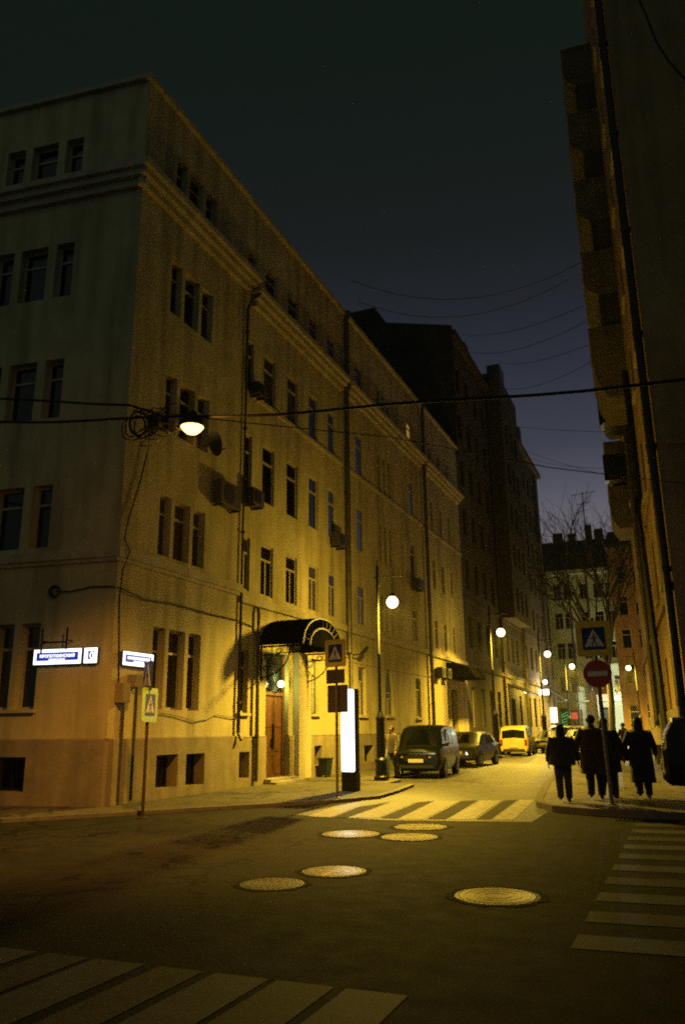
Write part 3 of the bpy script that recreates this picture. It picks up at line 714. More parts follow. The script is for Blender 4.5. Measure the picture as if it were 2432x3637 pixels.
def lit_sign(name, pl, ua, ub, z0, z1, flip, lines, label):
    t = root(name, label, 'street sign', tuple(pl.p((ua+ub)/2, z0, 0)), k=K)
    b = MB(K); pl.box(b, ua, ub, z0, z1, 0.0, 0.10); b.build('case', M_case, t, bevel=0.02)
    b = MB(K); pl.box(b, ua+.008, ub-.008, z0+.008, z1-.008, 0.101, 0.108); p = b.build('lit_panel', M_signlit, t)
    H_ = z1-z0; W_ = abs(ub-ua); ax = pl.U*(-1 if flip else 1); mid = (ua+ub)/2
    b = MB(K); pl.box(b, mid-(W_/2-.075), mid+(W_/2-.075), z0+H_*0.24, z1-H_*0.22, 0.109, 0.112); b.build('blue_field', M_bluelit, t)
    for body, wf, zc, hf in lines:
        put_text('lettering', body, W_*wf*K, H_*hf*K, pl.p(mid, z0+H_*zc, 0.115)*K, ax, pl.N, M_signlit, t)
    return t
lit_sign('street_name_sign', SL, 0.68, 1.88, 2.99, 3.33, True, [('КРОПОТКИНСКИЙ', 0.72, 0.58, 0.26), ('ПЕРЕУЛОК', 0.34, 0.32, 0.12)], 'long lit blue and white street name sign on the left face of the corner')
lit_sign('house_number_sign', SL, 0.29, 0.62, 2.99, 3.33, True, [('10', 0.5, 0.5, 0.44)], 'small square lit house number sign beside the long street name sign')
lit_sign('street_name_sign', S1, 14.45, 15.56, 2.96, 3.27, False, [('КРОПОТКИНСКИЙ', 0.72, 0.58, 0.26), ('ПЕРЕУЛОК', 0.34, 0.32, 0.12)], 'lit street name sign right of the corner, behind the crossing sign post')

# door lamp
t = root('door_lamp', 'round lit lamp above the brown front door', 'lamp', (-11.5, 22.3, 2.9), k=K)
b = MB(K); b.ball((-11.3, 22.3, 2.92), 0.105); b.build('bulb', M_doorbulb, t, smooth=True); point(t, w(-11.3, 22.3, 2.92), (0.95, 1.0, 0.22), P_DOOR, .08)
b = MB(K); b.tube([(-11.7, 22.3, 2.66), (-11.45, 22.3, 2.68), (-11.3, 22.3, 2.82)], .02, 6); b.build('arm', M_iron, t)
b = MB(K); b.ball((-11.64, 22.15, 2.52), 0.05); b.build('indicator', M_bulb2, t, smooth=True)

# trash bin and grey box by the wall
t = root('trash_bin', 'dark green trash bin against the wall right of the front door', 'trash bin', (-11.05, 25.0, 0.066), k=K)
M_bin = mat('bin_green', (0.006, 0.016, 0.014), 0.5, var=0.2)
b = MB(K)
prof = []
b.hexa(((-11.16, 24.85, .12), (-10.9, 24.85, .12), (-10.9, 25.2, .12), (-11.16, 25.2, .12), (-11.2, 24.8, .62), (-10.86, 24.8, .62), (-10.86, 25.25, .62), (-11.2, 25.25, .62))); b.build('bin_body', M_bin, t, bevel=0.02)
b = MB(K); b.box(-11.22, -10.84, 24.78, 25.27, .622, .67); b.build('lid', M_bin, t, bevel=0.02)
b = MB(K)
for yy in (24.9, 25.15): b.lathe([(.055, -.02), (.055, .02)], (-10.95, yy, .122), 12, 'x')
b.build('wheel', M_black, t)

# ------------------------------------------------------------------ dark tall building behind
bd = root('tall_apartment_building', 'dark eight storey apartment building towering behind the cream building, with blank gable', 'building', (-11.4, 46, 0), k=K)
SD = Plane((-11.4, 0, 0), (0, 1, 0), (1, 0, 0))
du = [47.2, 49.6, 52.0, 54.4, 58.6, 60.4, 62.2, 66.2, 68.6, 71.0, 73.4, 75.8]
dz = [(6.2, 8.1), (9.8, 11.7), (13.2, 15.0), (16.4, 18.2), (19.6, 21.4), (22.8, 24.6)]
od = [(u, u+0.95, a, c, 0.22) for u in du for a, c in dz if not (57 < u < 65 and a > 9)] + [(u, u+1.0, 1.6, 3.9, 0.22) for u in du if u not in (58.6, 60.4)]
DD = (59.0, 60.6, -0.2, 3.6, 0.4)
b = MB(K); facade(b, SD, 46.02, 80, 0, 26.5, od+[DD])
b.quad((-11.4, 80, 0), (-25, 80, 0), (-25, 80, 26.5), (-11.4, 80, 26.5))
BY0, BY1, BX = 57.4, 64.2, -10.45
SB = Plane((BX, 0, 0), (0, 1, 0), (1, 0, 0))
ob = [(u, u+0.95, a, c, 0.2) for u in (58.6, 60.4, 62.2) for a, c in dz if a > 9]
facade(b, SB, BY0, BY1, 9.2, 28.0, ob)
b.quad((BX, BY0, 9.2), (-11.4, BY0, 9.2), (-11.4, BY0, 28), (BX, BY0, 28)); b.quad((BX, BY1, 9.2), (-11.4, BY1, 9.2), (-11.4, BY1, 28), (BX, BY1, 28)); b.quad((BX, BY0, 9.2), (BX, BY1, 9.2), (-11.4, BY1, 9.2), (-11.4, BY0, 9.2))
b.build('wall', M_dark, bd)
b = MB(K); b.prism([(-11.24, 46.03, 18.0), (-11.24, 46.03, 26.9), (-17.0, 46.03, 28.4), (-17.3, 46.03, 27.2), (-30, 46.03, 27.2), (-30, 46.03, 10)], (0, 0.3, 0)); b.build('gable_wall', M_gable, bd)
b = MB(K)
b.box(-20.6, -16.6, 46.4, 49, 27.0, 29.6); b.build('chimney', M_gable, bd)
for a_, c_, z0_, z1_, d_ in ((46.1, 80, 5.0, 5.25, .14), (46.1, 80, 9.0, 9.2, .1), (46.1, 57.3, 26.2, 26.6, .4), (64.4, 80, 26.2, 26.6, .4)):
    b = MB(K); SD.box(b, a_, c_, z0_, z1_, 0, d_); b.build('cornice' if z0_ > 20 else 'string_course', M_dark, bd)
b = MB(K); b.quad((-11.0, 46.3, 26.62), (-11.0, 80, 26.62), (-16, 80, 28.2), (-16, 46.3, 28.2))
b.box(BX-0.2, -12.4, BY0-.1, BY1+.1, 28.0, 28.35); b.box(-11.6, -10.6, 58.6, 60.4, 28.35, 29.6); b.box(-12.2, -11.2, 70, 71, 26.5, 28.4); b.box(-12.2, -11.3, 50, 51, 26.6, 27.6)
b.build('roof', M_roof, bd)
random.seed(11)
for o in od:
    g = M_glass
    if o[2] > 22 and random.random() < 0.1: g = M_warmwin
    window(bd, SD, o, sill=False, style='n', glass=g, frame=M_dark if o[2] > 5 else M_frame)
for o in ob: window(bd, SB, o, sill=False, style='n', frame=M_dark, glass=M_warmwin if (o[0] > 62 and 16 < o[2] < 17) else M_glass)
b = MB(K); SD.box(b, 59.02, 60.58, 0.1, 3.58, -0.38, -0.3); b.build('door', M_door, bd)
b = MB(K); b.prism([(-11.39, 57.9, 4.45), (-9.9, 57.9, 3.85), (-9.9, 57.9, 3.95), (-11.39, 57.9, 4.62)], (0, 3.8, 0)); b.build('canopy', M_black, bd)
pipe(bd, [(-11.3, 56.6, 26), (-11.3, 56.6, 0.3)], .1); pipe(bd, [(-11.28, 65.4, 26), (-11.28, 65.4, 0.3)], .1); pipe(bd, [(-11.28, 77.5, 26), (-11.28, 77.5, 0.3)], .1)
# lit wall lamp under its canopy, cold lamps and a lit shop at its far end
M_warmlamp = glow('lit_warm_wall_lamp', (1.0, 0.8, 0.3), 10.0)
t = root('wall_lamp', 'warm wall lamp above the thin pitched canopy down the street', 'lamp', (-11.4, 62.8, 4.5), k=K)
b = MB(K); b.ball((-11.1, 63.3, 4.25), 0.14); b.build('bulb', M_warmlamp, t, smooth=True); point(t, w(-11.1, 63.3, 4.25), SODIUM, 1200, .1)
b = MB(K); b.tube([(-11.4, 63.3, 4.55), (-11.1, 63.3, 4.5), (-11.1, 63.3, 4.38)], .03); b.build('arm', M_iron, t)

# ------------------------------------------------------------------ far buildings closing the street
bg_ = root('apartment_building', 'pale green apartment building closing the far end of the street', 'building', (-12, 92, 0), k=K)
SG = Plane((0, 92, 0), (1, 0, 0), (0, -1, 0))
gz = [(5.2, 6.95), (8.8, 10.6), (12.15, 13.95), (15.4, 17.1)]
gu = [-17.6, -15.9, -14.0, -12.3, -11.2, -9.4, -7.9, -6.6]
og = [(u, u+0.9, a, c, 0.2) for u in gu for a, c in gz]
osh = [(-12.6, -11.7, 0.9, 3.6, 0.2), (-11.5, -10.2, 1.5, 3.4, 0.2), (-8.2, -7.1, -.2, 3.6, 0.3)]
b = MB(K); facade(b, SG, -22, -5.9, 0, 18.6, og+osh); b.quad((-5.9, 92, 0), (-5.9, 102, 0), (-5.9, 102, 18.6), (-5.9, 92, 18.6)); b.build('wall', M_green, bg_)
for z0_, z1_, d_ in ((18.2, 18.7, .5), (7.95, 8.15, .12), (4.2, 4.35, .1)):
    b = MB(K); SG.box(b, -22, -5.9, z0_, z1_, 0, d_); b.build('cornice' if z0_ > 10 else 'string_course', M_green, bg_)
b = MB(K); b.quad((-22, 91.4, 18.72), (-5.7, 91.4, 18.72), (-6.5, 97, 23.2), (-22, 97, 23.2)); b.quad((-22, 97, 23.2), (-6.5, 97, 23.2), (-5.7, 103, 19), (-22, 103, 19)); b.quad((-5.7, 91.4, 18.72), (-5.7, 103, 18.72), (-6.5, 97, 23.2), (-6.5, 97, 23.2))
roof = b.build('roof', M_roof, bg_)
b = MB(K)
for x, z, wd in ((-12.4, 24.2, 1.1), (-10.6, 24.0, .8), (-8.6, 24.9, .7), (-7.6, 24.3, 1.0)): b.box(x, x+wd, 96.5, 97.5, 20, z)
b.build('chimney', M_gable, roof)
for o in og: window(bg_, SG, o, sill=o[2] < 6, style='t', glass=M_glass)
window(bg_, SG, osh[1], sill=True, style='t', glass=M_curtain); window(bg_, SG, osh[0], sill=False, style='n', glass=M_glass)
b = MB(K); SG.box(b, -8.18, -7.12, 0.1, 3.58, -.28, -.2); b.build('door', M_black, bg_)
for x in (-13.0, -10.5, -8.55): pipe(bg_, [(x, 91.85, 18), (x, 91.85, 0.2)], .12)
# garland and red display in the ground floor
b = MB(K)
for i in range(7):
    for j in range(4): b.ball((-12.35+j*.2, 91.85, 1.1+i*.3+.08*j), .028, seg=6, rings=4)
b.tube([(-12.35+(j if i % 2 == 0 else 3-j)*.2, 91.85, 1.1+i*.3+.08*(j if i % 2 == 0 else 3-j)) for i in range(7) for j in range(4)], .008, 4)
tag(b.build('fairy_lights', M_xmas), 'green fairy lights in a far ground floor window', 'fairy lights')
b = MB(K); b.box(-11.3, -10.7, 91.84, 91.9, 2.4, 3.1); tag(b.build('window_display', M_pinkwin), 'small red lit display in the far ground floor window', 'display')
t = root('wall_lamp', 'cold white floodlight on the far pale green building', 'lamp', (-6.5, 92, 4.6), k=K)
b = MB(K); b.ball((-6.45, 91.3, 4.5), .18, .12, .26); b.build('lamp_head', M_cold, t, smooth=True); point(t, w(-6.45, 91.3, 4.5), (0.9, 1.0, 0.8), 4500, .1)
b = MB(K); b.tube([(-6.45, 92, 4.9), (-6.45, 91.4, 4.8)], .04); b.build('arm', M_iron, t)
t = root('awning', 'small red awning beside the cold floodlight', 'awning', (-7.6, 92, 5.2), k=K)
b = MB(K); b.prism([(-8.6, 91.98, 5.55), (-8.6, 90.9, 5.0), (-8.6, 90.9, 4.9), (-8.6, 91.98, 5.4)], (1.7, 0, 0)); b.build('fabric', M_red, t)
b = MB(K); b.tube([(-8.6, 91.98, 5.0), (-8.6, 90.92, 4.95)], .03); b.tube([(-6.9, 91.98, 5.0), (-6.9, 90.92, 4.95)], .03); b.build('frame', M_iron, t)

bb = root('apartment_building', 'brown apartment building at the far right with dark roof', 'building', (-4, 84, 0), k=K)
SBn = Plane((0, 84, 0), (1, 0, 0), (0, -1, 0))
obn = [(u, u+.9, a, c, .2) for u in (-4.9, -3.3, -1.5) for a, c in ((1.4, 3.6), (5.6, 7.5), (9.0, 10.9), (12.3, 14.2), (15.5, 17.3))]
b = MB(K); facade(b, SBn, -5.5, 6, 0, 19.5, obn); b.quad((-5.5, 84, 0), (-5.5, 92, 0), (-5.5, 92, 19.5), (-5.5, 84, 19.5)); b.build('wall', M_brown, bb)
b = MB(K); b.quad((-5.8, 83.5, 19.5), (6, 83.5, 19.5), (6, 88, 21.8), (-5.5, 88, 21.8)); b.quad((-5.8, 83.5, 19.5), (-5.8, 92, 19.5), (-5.5, 92, 21.8), (-5.5, 88, 21.8)); b.box(-5.7, 6, 83.5, 84, 19.2, 19.5); b.build('roof', M_roof, bb)
for o in obn: window(bb, SBn, o, sill=False, style='n')
# roof aerial
t = root('roof_aerial', 'thin television aerial with crossbars on the far dark roof', 'aerial', (-7.6, 88, 21), k=K)
b = MB(K); b.tube([(-7.75, 88, 20.5), (-7.75, 88, 26.6)], .06); b.tube([(-9.0, 88, 26.3), (-6.4, 88, 26.5)], .035); b.tube([(-8.5, 88, 25.2), (-6.9, 88, 25.4)], .035); b.tube([(-8.2, 88, 24.4), (-7.2, 88, 24.5)], .03); b.build('mast', M_black, t)

# ------------------------------------------------------------------ right hand building
br = root('apartment_building', 'tall ochre building on the right with balconies over the street and downpipe at its corner', 'building', (0, 19.5, 0), k=K)
FD = Vector((-0.068, 1, 0)).normalized(); FN = Vector((-1, -0.068, 0)).normalized()
SF = Plane((0.1, 19.5, 0), FD, FN)
NX = Vector((1, 0.05, 0)).normalized(); NN = Vector((0.05, -1, 0)).normalized()
SN = Plane((0.1, 19.5, 0), NX, NN)
b = MB(K)
of = [(u, u+1.1, a, a+1.9, .25) for u in (3.0, 6.0, 16.5, 19.5) for a in (1.6, 5.2, 8.6, 12.0, 15.4, 18.8, 22.2, 25.6)]
facade(b, SF, 0, 26, 0, 34, of); on = [(u, u+1.2, a, a+1.9, .25) for u in (3.5, 7.0) for a in (2.0, 5.2, 8.6, 12.0, 15.4, 18.8)]
facade(b, SN, 0, 22, 0, 34, on); e = SF.p(26, 0); b.quad(e, e+Vector((14, 0, 0)), e+Vector((14, 0, 34)), e+Vector((0, 0, 34))); b.build('wall', M_rwall, br)
for o in of: window(br, SF, o, sill=True, style='t')
for o in on: window(br, SN, o, sill=True, style='t')
b = MB(K); SF.box(b, 0.3, 26, 0, 2.0, 0, .07); SN.box(b, 0.3, 22, 0, 1.6, 0, .07); b.build('plinth', M_plinth, br)
b = MB(K)
for a in (4.6, 8.0): SF.box(b, 0.25, 26, a, a+.18, 0, .1); SN.box(b, 0.2, 22, a+.003, a+.18, 0, .05)
b.build('string_course', M_rwall, br)
M_pipe2 = mat('dark_brown_pipe', (0.03, 0.024, 0.016), 0.45, metal=0.3, var=0.35, scale=3)
# corner downpipe (thick, dark) and a bent rain pipe with funnel
c = SF.p(0.15, 0, 0.13); b = MB(K); b.tube([c+Vector((0.0, 0, 34)), c+Vector((0, 0, 0.4))], .105, 10)
for zz in range(2, 33, 3): b.tube([c+Vector((0, 0, zz)), c+Vector((0, 0, zz+.12))], .13, 10)
b.build('downpipe', M_pipe2, br, smooth=True)
pipe(br, [SF.p(9, 14, .12), SF.p(9, 9.3, .12), SF.p(8.4, 8.6, .25), SF.p(8.2, 8.4, .25), SF.p(8.2, 0.4, .12)], .11, m=M_black)
pipe(br, [SF.p(14.5, 30, .12), SF.p(14.5, 0.4, .12)], .11)
M_balc = mat('balcony_plaster', (0.17, 0.14, 0.075), 0.9, var=0.2, scale=1.2, spec=0.2, streak=0.25)
def balcony(u0, u1, z, dep, h=1.15, corbel=0.7):
    b = MB(K)
    SF.box(b, u0, u1, z-.14, z, 0, dep); SF.box(b, u0, u1, z, z+h, dep-.1, dep); SF.box(b, u0, u0+.1, z, z+h, 0, dep-.1); SF.box(b, u1-.1, u1, z, z+h, 0, dep-.1)
    SF.box(b, u0-.04, u1+.04, z+h, z+h+.09, dep-.14, dep+.04); SF.box(b, u0-.04, u0+.14, z+h, z+h+.09, 0, dep-.14); SF.box(b, u1-.14, u1+.04, z+h, z+h+.09, 0, dep-.14)
    if corbel:
        b.prism([SF.p(u0+.04, z-.143, 0), SF.p(u0+.04, z-.143, dep-.03), SF.p(u0+.04, z-corbel*.55, dep-.12), SF.p(u0+.04, z-corbel, dep*.62), SF.p(u0+.04, z-corbel, 0)], FD*(u1-u0-.08))
    return b.build('balcony', M_balc, br)
for z in (15.0, 18.3, 21.6, 24.9, 28.2): balcony(9.9, 13.2, z, 1.2, 1.25, 1.55 if z < 16 else 0.55)
for z in (11.9, 14.3, 17.6): balcony(21.5, 24.5, z, 0.95, 1.3, 0.8)
# recessed loggia panels beside the stacked balconies
for z in (16.35, 19.65, 22.95, 26.25):
    b = MB(K); SF.box(b, 10.0, 13.1, z, z+1.55, .02, .06); b.build('balcony_window', M_glass, br)
for z in (16.3, 19.6, 22.9, 26.2):
    b = MB(K); SF.box(b, 9.95, 10.05, z-.05, z+1.62, 0, .72); b.build('balcony_pier', M_dark, br)
# dark iron balcony
b = MB(K); pts = [SF.p(17.0+1.3-1.3*math.cos(i*math.pi/10), 0, 1.1*math.sin(i*math.pi/10)) for i in range(11)]
for i in range(10):
    for z0, z1 in ((15.3, 17.2),): b.quad(pts[i]+Vector((0, 0, z0)), pts[i+1]+Vector((0, 0, z0)), pts[i+1]+Vector((0, 0, z1)), pts[i]+Vector((0, 0, z1)))
b.poly([p+Vector((0, 0, 15.3)) for p in pts]); b.build('balcony', M_black, br)
b = MB(K); SF.box(b, 19.0, 19.6, 12.9, 14.2, .05, 1.1); b.build('wall_box', M_black, br)

# ------------------------------------------------------------------ street lamps
def street_lamp(loc, label):
    t = root('street_lamp', label, 'street lamp', (0, 0, 0), local=True, group='old style street lamps along the street')
    b = MB(); b.lathe([(.24, 0), (.24, .12), (.19, .16), (.18, .55), (.205, .58), (.205, .64), (.15, .70), (.135, 1.85), (.155, 1.88), (.155, 1.96), (.10, 2.05), (.075, 2.15)], seg=14); b.build('base', M_iron, t, smooth=True)
    b = MB(); b.lathe([(.06, 2.15), (.057, 3.9), (.075, 3.95), (.075, 4.02), (.052, 4.06), (.042, 6.95), (.02, 7.0), (.012, 7.2)], seg=10); b.build('post', M_iron, t, smooth=True)
    b = MB(); b.tube([(-.1, 0, 6.58), (.82, 0, 6.62)], .026, 6); b.tube([(.5, 0, 6.6), (.5, 0, 6.02)], .012, 5); b.tube([(.05, 0, 6.25), (.2, 0, 6.45), (.42, 0, 6.59)], .013, 5); b.ball((.84, 0, 6.62), .04, seg=8, rings=6); b.build('arm', M_iron, t)
    b = MB(); b.lathe([(.03, 6.05), (.1, 5.98), (.13, 5.93), (.12, 5.9)], (.5, 0, 0), 14); b.build('cap', M_iron, t)
    b = MB(); b.ball((.5, 0, 5.72), .2, .2, .2, 20, 12); b.build('globe', M_globe, t, smooth=True); point(t, (.5, 0, 5.72), SODIUM, P_GLOBE*.105, .19); point(t, (.5, 0, 5.70), SODIUM, P_GLOBE, .15, spot=(172, .55))
    t.location = loc
    return t
lamp1 = street_lamp(w(-8.62, 23.72, 0.066), 'nearest tall black street lamp, between the white totem and the dark minivan')
lamp1.rotation_euler = (0, 0, R(16))
def far_lamp(o, f):
    for c in o.children:
        if c.type == 'LIGHT':
            c.data = c.data.copy(); c.data.energy *= f if c.data.type == 'SPOT' else f*0.22
            if c.data.type == 'SPOT': c.data.spot_size = R(158); c.data.spot_blend = .8
far_lamp(copy_thing(lamp1, w(-9.0, 42.0, 0.066), 'second street lamp, rising behind the dark parked car and yellow van', R(14), 1.18), 1.6)
far_lamp(copy_thing(lamp1, w(-8.95, 57.5, 0.066), 'third street lamp away, its globe just left of the pale green building', R(14), 1.2), 1.6)
far_lamp(copy_thing(lamp1, w(-8.9, 70.5, 0.066), 'fourth street lamp away, its globe in front of the pale green facade', R(14), 1.2), 4.0)
far_lamp(copy_thing(lamp1, w(-3.6, 76.0, 0.113), 'street lamp on the right hand pavement in front of the brown far building', R(194), 1.2), 3.0)
t = root('wall_lamp', 'small pinkish white round wall lamp at the far end of the dark tall building', 'lamp', (-11.3, 72.1, 5.0), k=K)
M_pink = glow('lit_white_lamp', (1.0, 0.86, 0.8), 10.0)
b = MB(K); b.ball((-10.9, 72.1, 5.37), .2); b.build('globe', M_pink, t, smooth=True); point(t, w(-10.9, 72.1, 5.37), (1, .8, .65), 500, .15)
b = MB(K); b.tube([(-11.38, 72.1, 5.1), (-10.9, 72.1, 5.1), (-10.9, 72.1, 5.2)], .03); b.build('arm', M_iron, t)
t = root('shop_sign', 'small white lit shop sign hanging under the round wall lamp', 'sign', (-11.3, 71, 4.6), k=K)
b = MB(K); b.box(-11.3, -10.5, 71.0, 71.12, 4.25, 4.7); b.build('lit_panel', emit('lit_white_shop_sign', (1, .97, .95), 4.0), t)
b = MB(K); b.tube([(-11.38, 71.06, 4.72), (-10.5, 71.06, 4.72)], .03); b.build('bracket', M_iron, t)
t = root('shop_window', 'glaring lit shop window and awning at the end of the dark building', 'shop window', (-11.2, 79, 1), k=K)
b = MB(K); b.box(-11.3, -10.75, 76.6, 76.75, 2.0, 3.3); b.box(-11.3, -10.95, 76.6, 76.75, 1.2, 1.7); b.build('lit_pane', M_shop, t)
b = MB(K); b.prism([(-11.35, 76.3, 5.2), (-9.9, 76.3, 4.0), (-9.9, 76.3, 3.9), (-11.35, 76.3, 5.0)], (0, 2.4, 0)); b.build('awning', M_black, t)

# hanging lamp over the crossing
HF = 0.8333
def hp(x, y, z): return (x*HF, y*HF, 1.55+(z-1.55)*HF)
HX, HY, HZ = hp(-8.02, 12.0, 7.12)
t = root('hanging_lamp', 'glaring orange street lamp hung from the thick cable above the junction', 'hanging lamp', (HX, HY, HZ), k=K)
b = MB(K); b.lathe([(.03, -.12), (.09, -.10), (.15, -.045), (.18, .0)], (HX, HY, HZ), 24, cap=True); b.build('bowl', M_hang, t, smooth=True)
point(t, w(HX, HY, HZ-.06), ORANGE, P_HANG, .1, spot=(116, 0.8), aim=(-.21, .27, -.94)); point(t, w(HX, HY, HZ-.06), ORANGE, P_HANG*.035, .1)
b = MB(K); b.lathe([(.19, 0.002), (.185, .03), (.14, .09), (.08, .13), (.07, .25), (.025, .26)], (HX, HY, HZ), 24); b.build('hood', M_iron, t, smooth=True)
b = MB(K); b.tube([(HX, HY, HZ+.25), (HX, HY, hp(0, 0, 7.47)[2])], .02); b.build('hanger', M_iron, t)
def hcab(pts): return [hp(*p) for p in pts]
cable('overhead_cable', [(-15.5, 13.6, 7.2)] + hcab([(-12.9+i*0.75, 12.0, 8.02-i*.085-0.03*math.sin(i*.9)-(0.16*math.sin(math.pi*min(1, i/18)))) for i in range(0, 19)]) + [(5, 14, 6.2), (8, 19.85, 6.4)], .024, 'thick black cable spanning the junction with the orange lamp hung from it')
cable('overhead_cable', [(-16, 13.5, 9.3)] + hcab([(-14.5, 12.3, 9.0), (-12, 12.1, 8.4), (-10.4, 12.0, 8.0), (-9.5, 12, 7.82), (-9.0, 12, 7.6)]), .022, 'cable dipping from upper left to the tangle by the orange lamp')
cable('overhead_cable', [hp(-9.0, 12, 7.6), (-6.6, 11.5, 6.8), (-4.4, 13, 6.7), (-2, 16, 6.7), (0.6, 19.45, 7.0)], .011, 'thin wire from the tangle across to the right hand wall')
b = MB(K); random.seed(5)
for q in range(6):
    r_ = 0.22+.07*random.random(); cx_, cz_ = -9.25+random.uniform(-.22, .16), 7.38+random.uniform(-.05, .06)
    b.tube(hcab([(cx_+r_*1.1*math.cos(i*.45), 12+.02*q+.03*math.sin(i), cz_+r_*(1+.12*math.sin(i*1.3+q))*math.sin(i*.45)) for i in range(16)]), .012, 5)
for q in range(14):
    p = Vector((-9.0+random.uniform(-.2, .25), 12+random.uniform(-.12, .12), 7.4+random.uniform(-.22, .22))); pts = [p]
    for i in range(5): pts.append(pts[-1]+Vector((random.uniform(-.12, .2), random.uniform(-.05, .05), random.uniform(-.16, .13))))
    b.tube(hcab(pts), .012, 5)
for q in range(3):
    p = Vector((-8.55+q*.1, 12+.03*q, 7.12+.04*q)); b.tube(hcab([p+Vector((.05*math.cos(i*.9), .05*math.sin(i*.9), -.02+.04*math.sin(i*1.7))) for i in range(9)]), .012, 5)
p0, p1 = hp(-9.0, 11.92, 7.22), hp(-8.72, 12.08, 7.5); b.box(p0[0], p1[0], p0[1], p1[1], p0[2], p1[2]); b.tube(hcab([(-8.9, 12, 7.3), (-8.55, 12, 7.08), (-8.3, 12, 7.12)]), .018)
tag(b.build('cable_tangle', M_cable), 'tangle of looped black cables and a box left of the orange hanging lamp', 'cables')

# thin wires across the street
def wire(pL, pR, sag, r, label):
    P, Q = Vector(pL), Vector(pR); pts = [P.lerp(Q, i/14) - Vector((0, 0, sag*4*(i/14)*(1-i/14))) for i in range(15)]
    return cable('overhead_wire', pts, r, label, 'wire', group='thin wires over the street')
def ends(xa, za, xb, zb, sr):
    s = -11.3/xa; return (xa*s, 40*s, 1.55+(za-1.55)*s), (xb*sr, 40*sr, 1.55+(zb-1.55)*sr)
for (xa, za, xb, zb, sr, sag, lab) in ((-15.9, 27.98, -2.456, 25.74, .75, 1.3, 'topmost thin wire, sagging from the cream roof to the right balconies'), (-15.35, 26.37, -3.2, 24.87, .75, 1.2, 'second wire from the top, crossing close under the topmost'),
      (-9.22, 22.89, -2.567, 23.14, .75, .5, 'wire from the dark roof corner rising to the right balcony'), (-8.9, 21.75, -2.535, 22.2, .75, .6, 'wire next below the one from the dark roof corner'),
      (-7.26, 20.77, -2.546, 20.84, .75, .4, 'wire leaving the dark roof turret toward the balcony stack'), (-7.46, 19.39, -2.525, 19.84, .75, .6, 'wire drooping just below the thick cable against the dusk'),
      (-6.8, 17.0, -1.406, 15.79, 1.05, .1, 'taut dark wire across the blue dusk to the iron balcony'), (-6.2, 15.57, -1.637, 13.41, 1.05, .2, 'lowest slanting wire ending at the small balconies'), (-5.9, 15.05, -1.689, 13.94, 1.05, .3, 'faint wire just above the lowest one')):
    a_, c_ = ends(xa, za, xb, zb, sr); wire(a_, c_, sag, .014, lab)
cable('overhead_cable', [(-0.2, 5.6, 9.6), (0.417, 8, 9.55), (.47, 8, 9.3), (.53, 8, 8.92), (.63, 8, 8.6), (.77, 8, 8.29), (1.4, 8, 7.5), (3, 9, 7.0)], .014, 'black wire curving through the top right corner overhead')

# ------------------------------------------------------------------ bare tree
def tree(x, y, h, label):
    t = root('bare_tree', label, 'tree', (x, y, 0), k=K)
    rnd = random.Random(4); tr, cr = MB(K), MB(K)
    base = Vector((x, y, 0)); top = Vector((x+.2, y, h*.34))
    tr.tube([base, base.lerp(top, .5)+Vector((.1, 0, 0)), top], .28, 8, .2)
    def grow(p, d, L, r, lv):
        q = p; pts = [p]
        for i in range(4):
            d = (d+Vector((rnd.uniform(-.2, .2), rnd.uniform(-.2, .2), rnd.uniform(-.05, .16)))).normalized(); q = q+d*L/4; pts.append(q)
        cr.tube(pts, r, 5 if lv < 3 else 3, r*.6)
        if lv >= 5: return
        for k_ in range(4 if lv < 4 else 3):
            a = pts[rnd.choice((2, 3, 4))]; ang = rnd.uniform(0, 6.28); sp_ = rnd.uniform(.4, .8)
            nd = (d + (d.orthogonal().normalized()*math.cos(ang)+d.cross(d.orthogonal()).normalized()*math.sin(ang))*sp_).normalized()
            grow(a, nd, L*rnd.uniform(.6, .8), r*.58, lv+1)
    for i in range(5):
        a = i*1.26; grow(top-Vector((0, 0, i*.25)), Vector((.45*math.cos(a), .45*math.sin(a), .9)).normalized(), h*.27, .14, 1)
    tr.build('trunk', M_bark, t, smooth=True); cr.build('crown', M_bark, t)
M_bark = mat('dark_bark', (0.035, 0.028, 0.02), .9, var=.4, scale=6, bump=.4)
tree(-5.6, 70, 21, 'bare leafless tree before the far buildings at the end of the street')

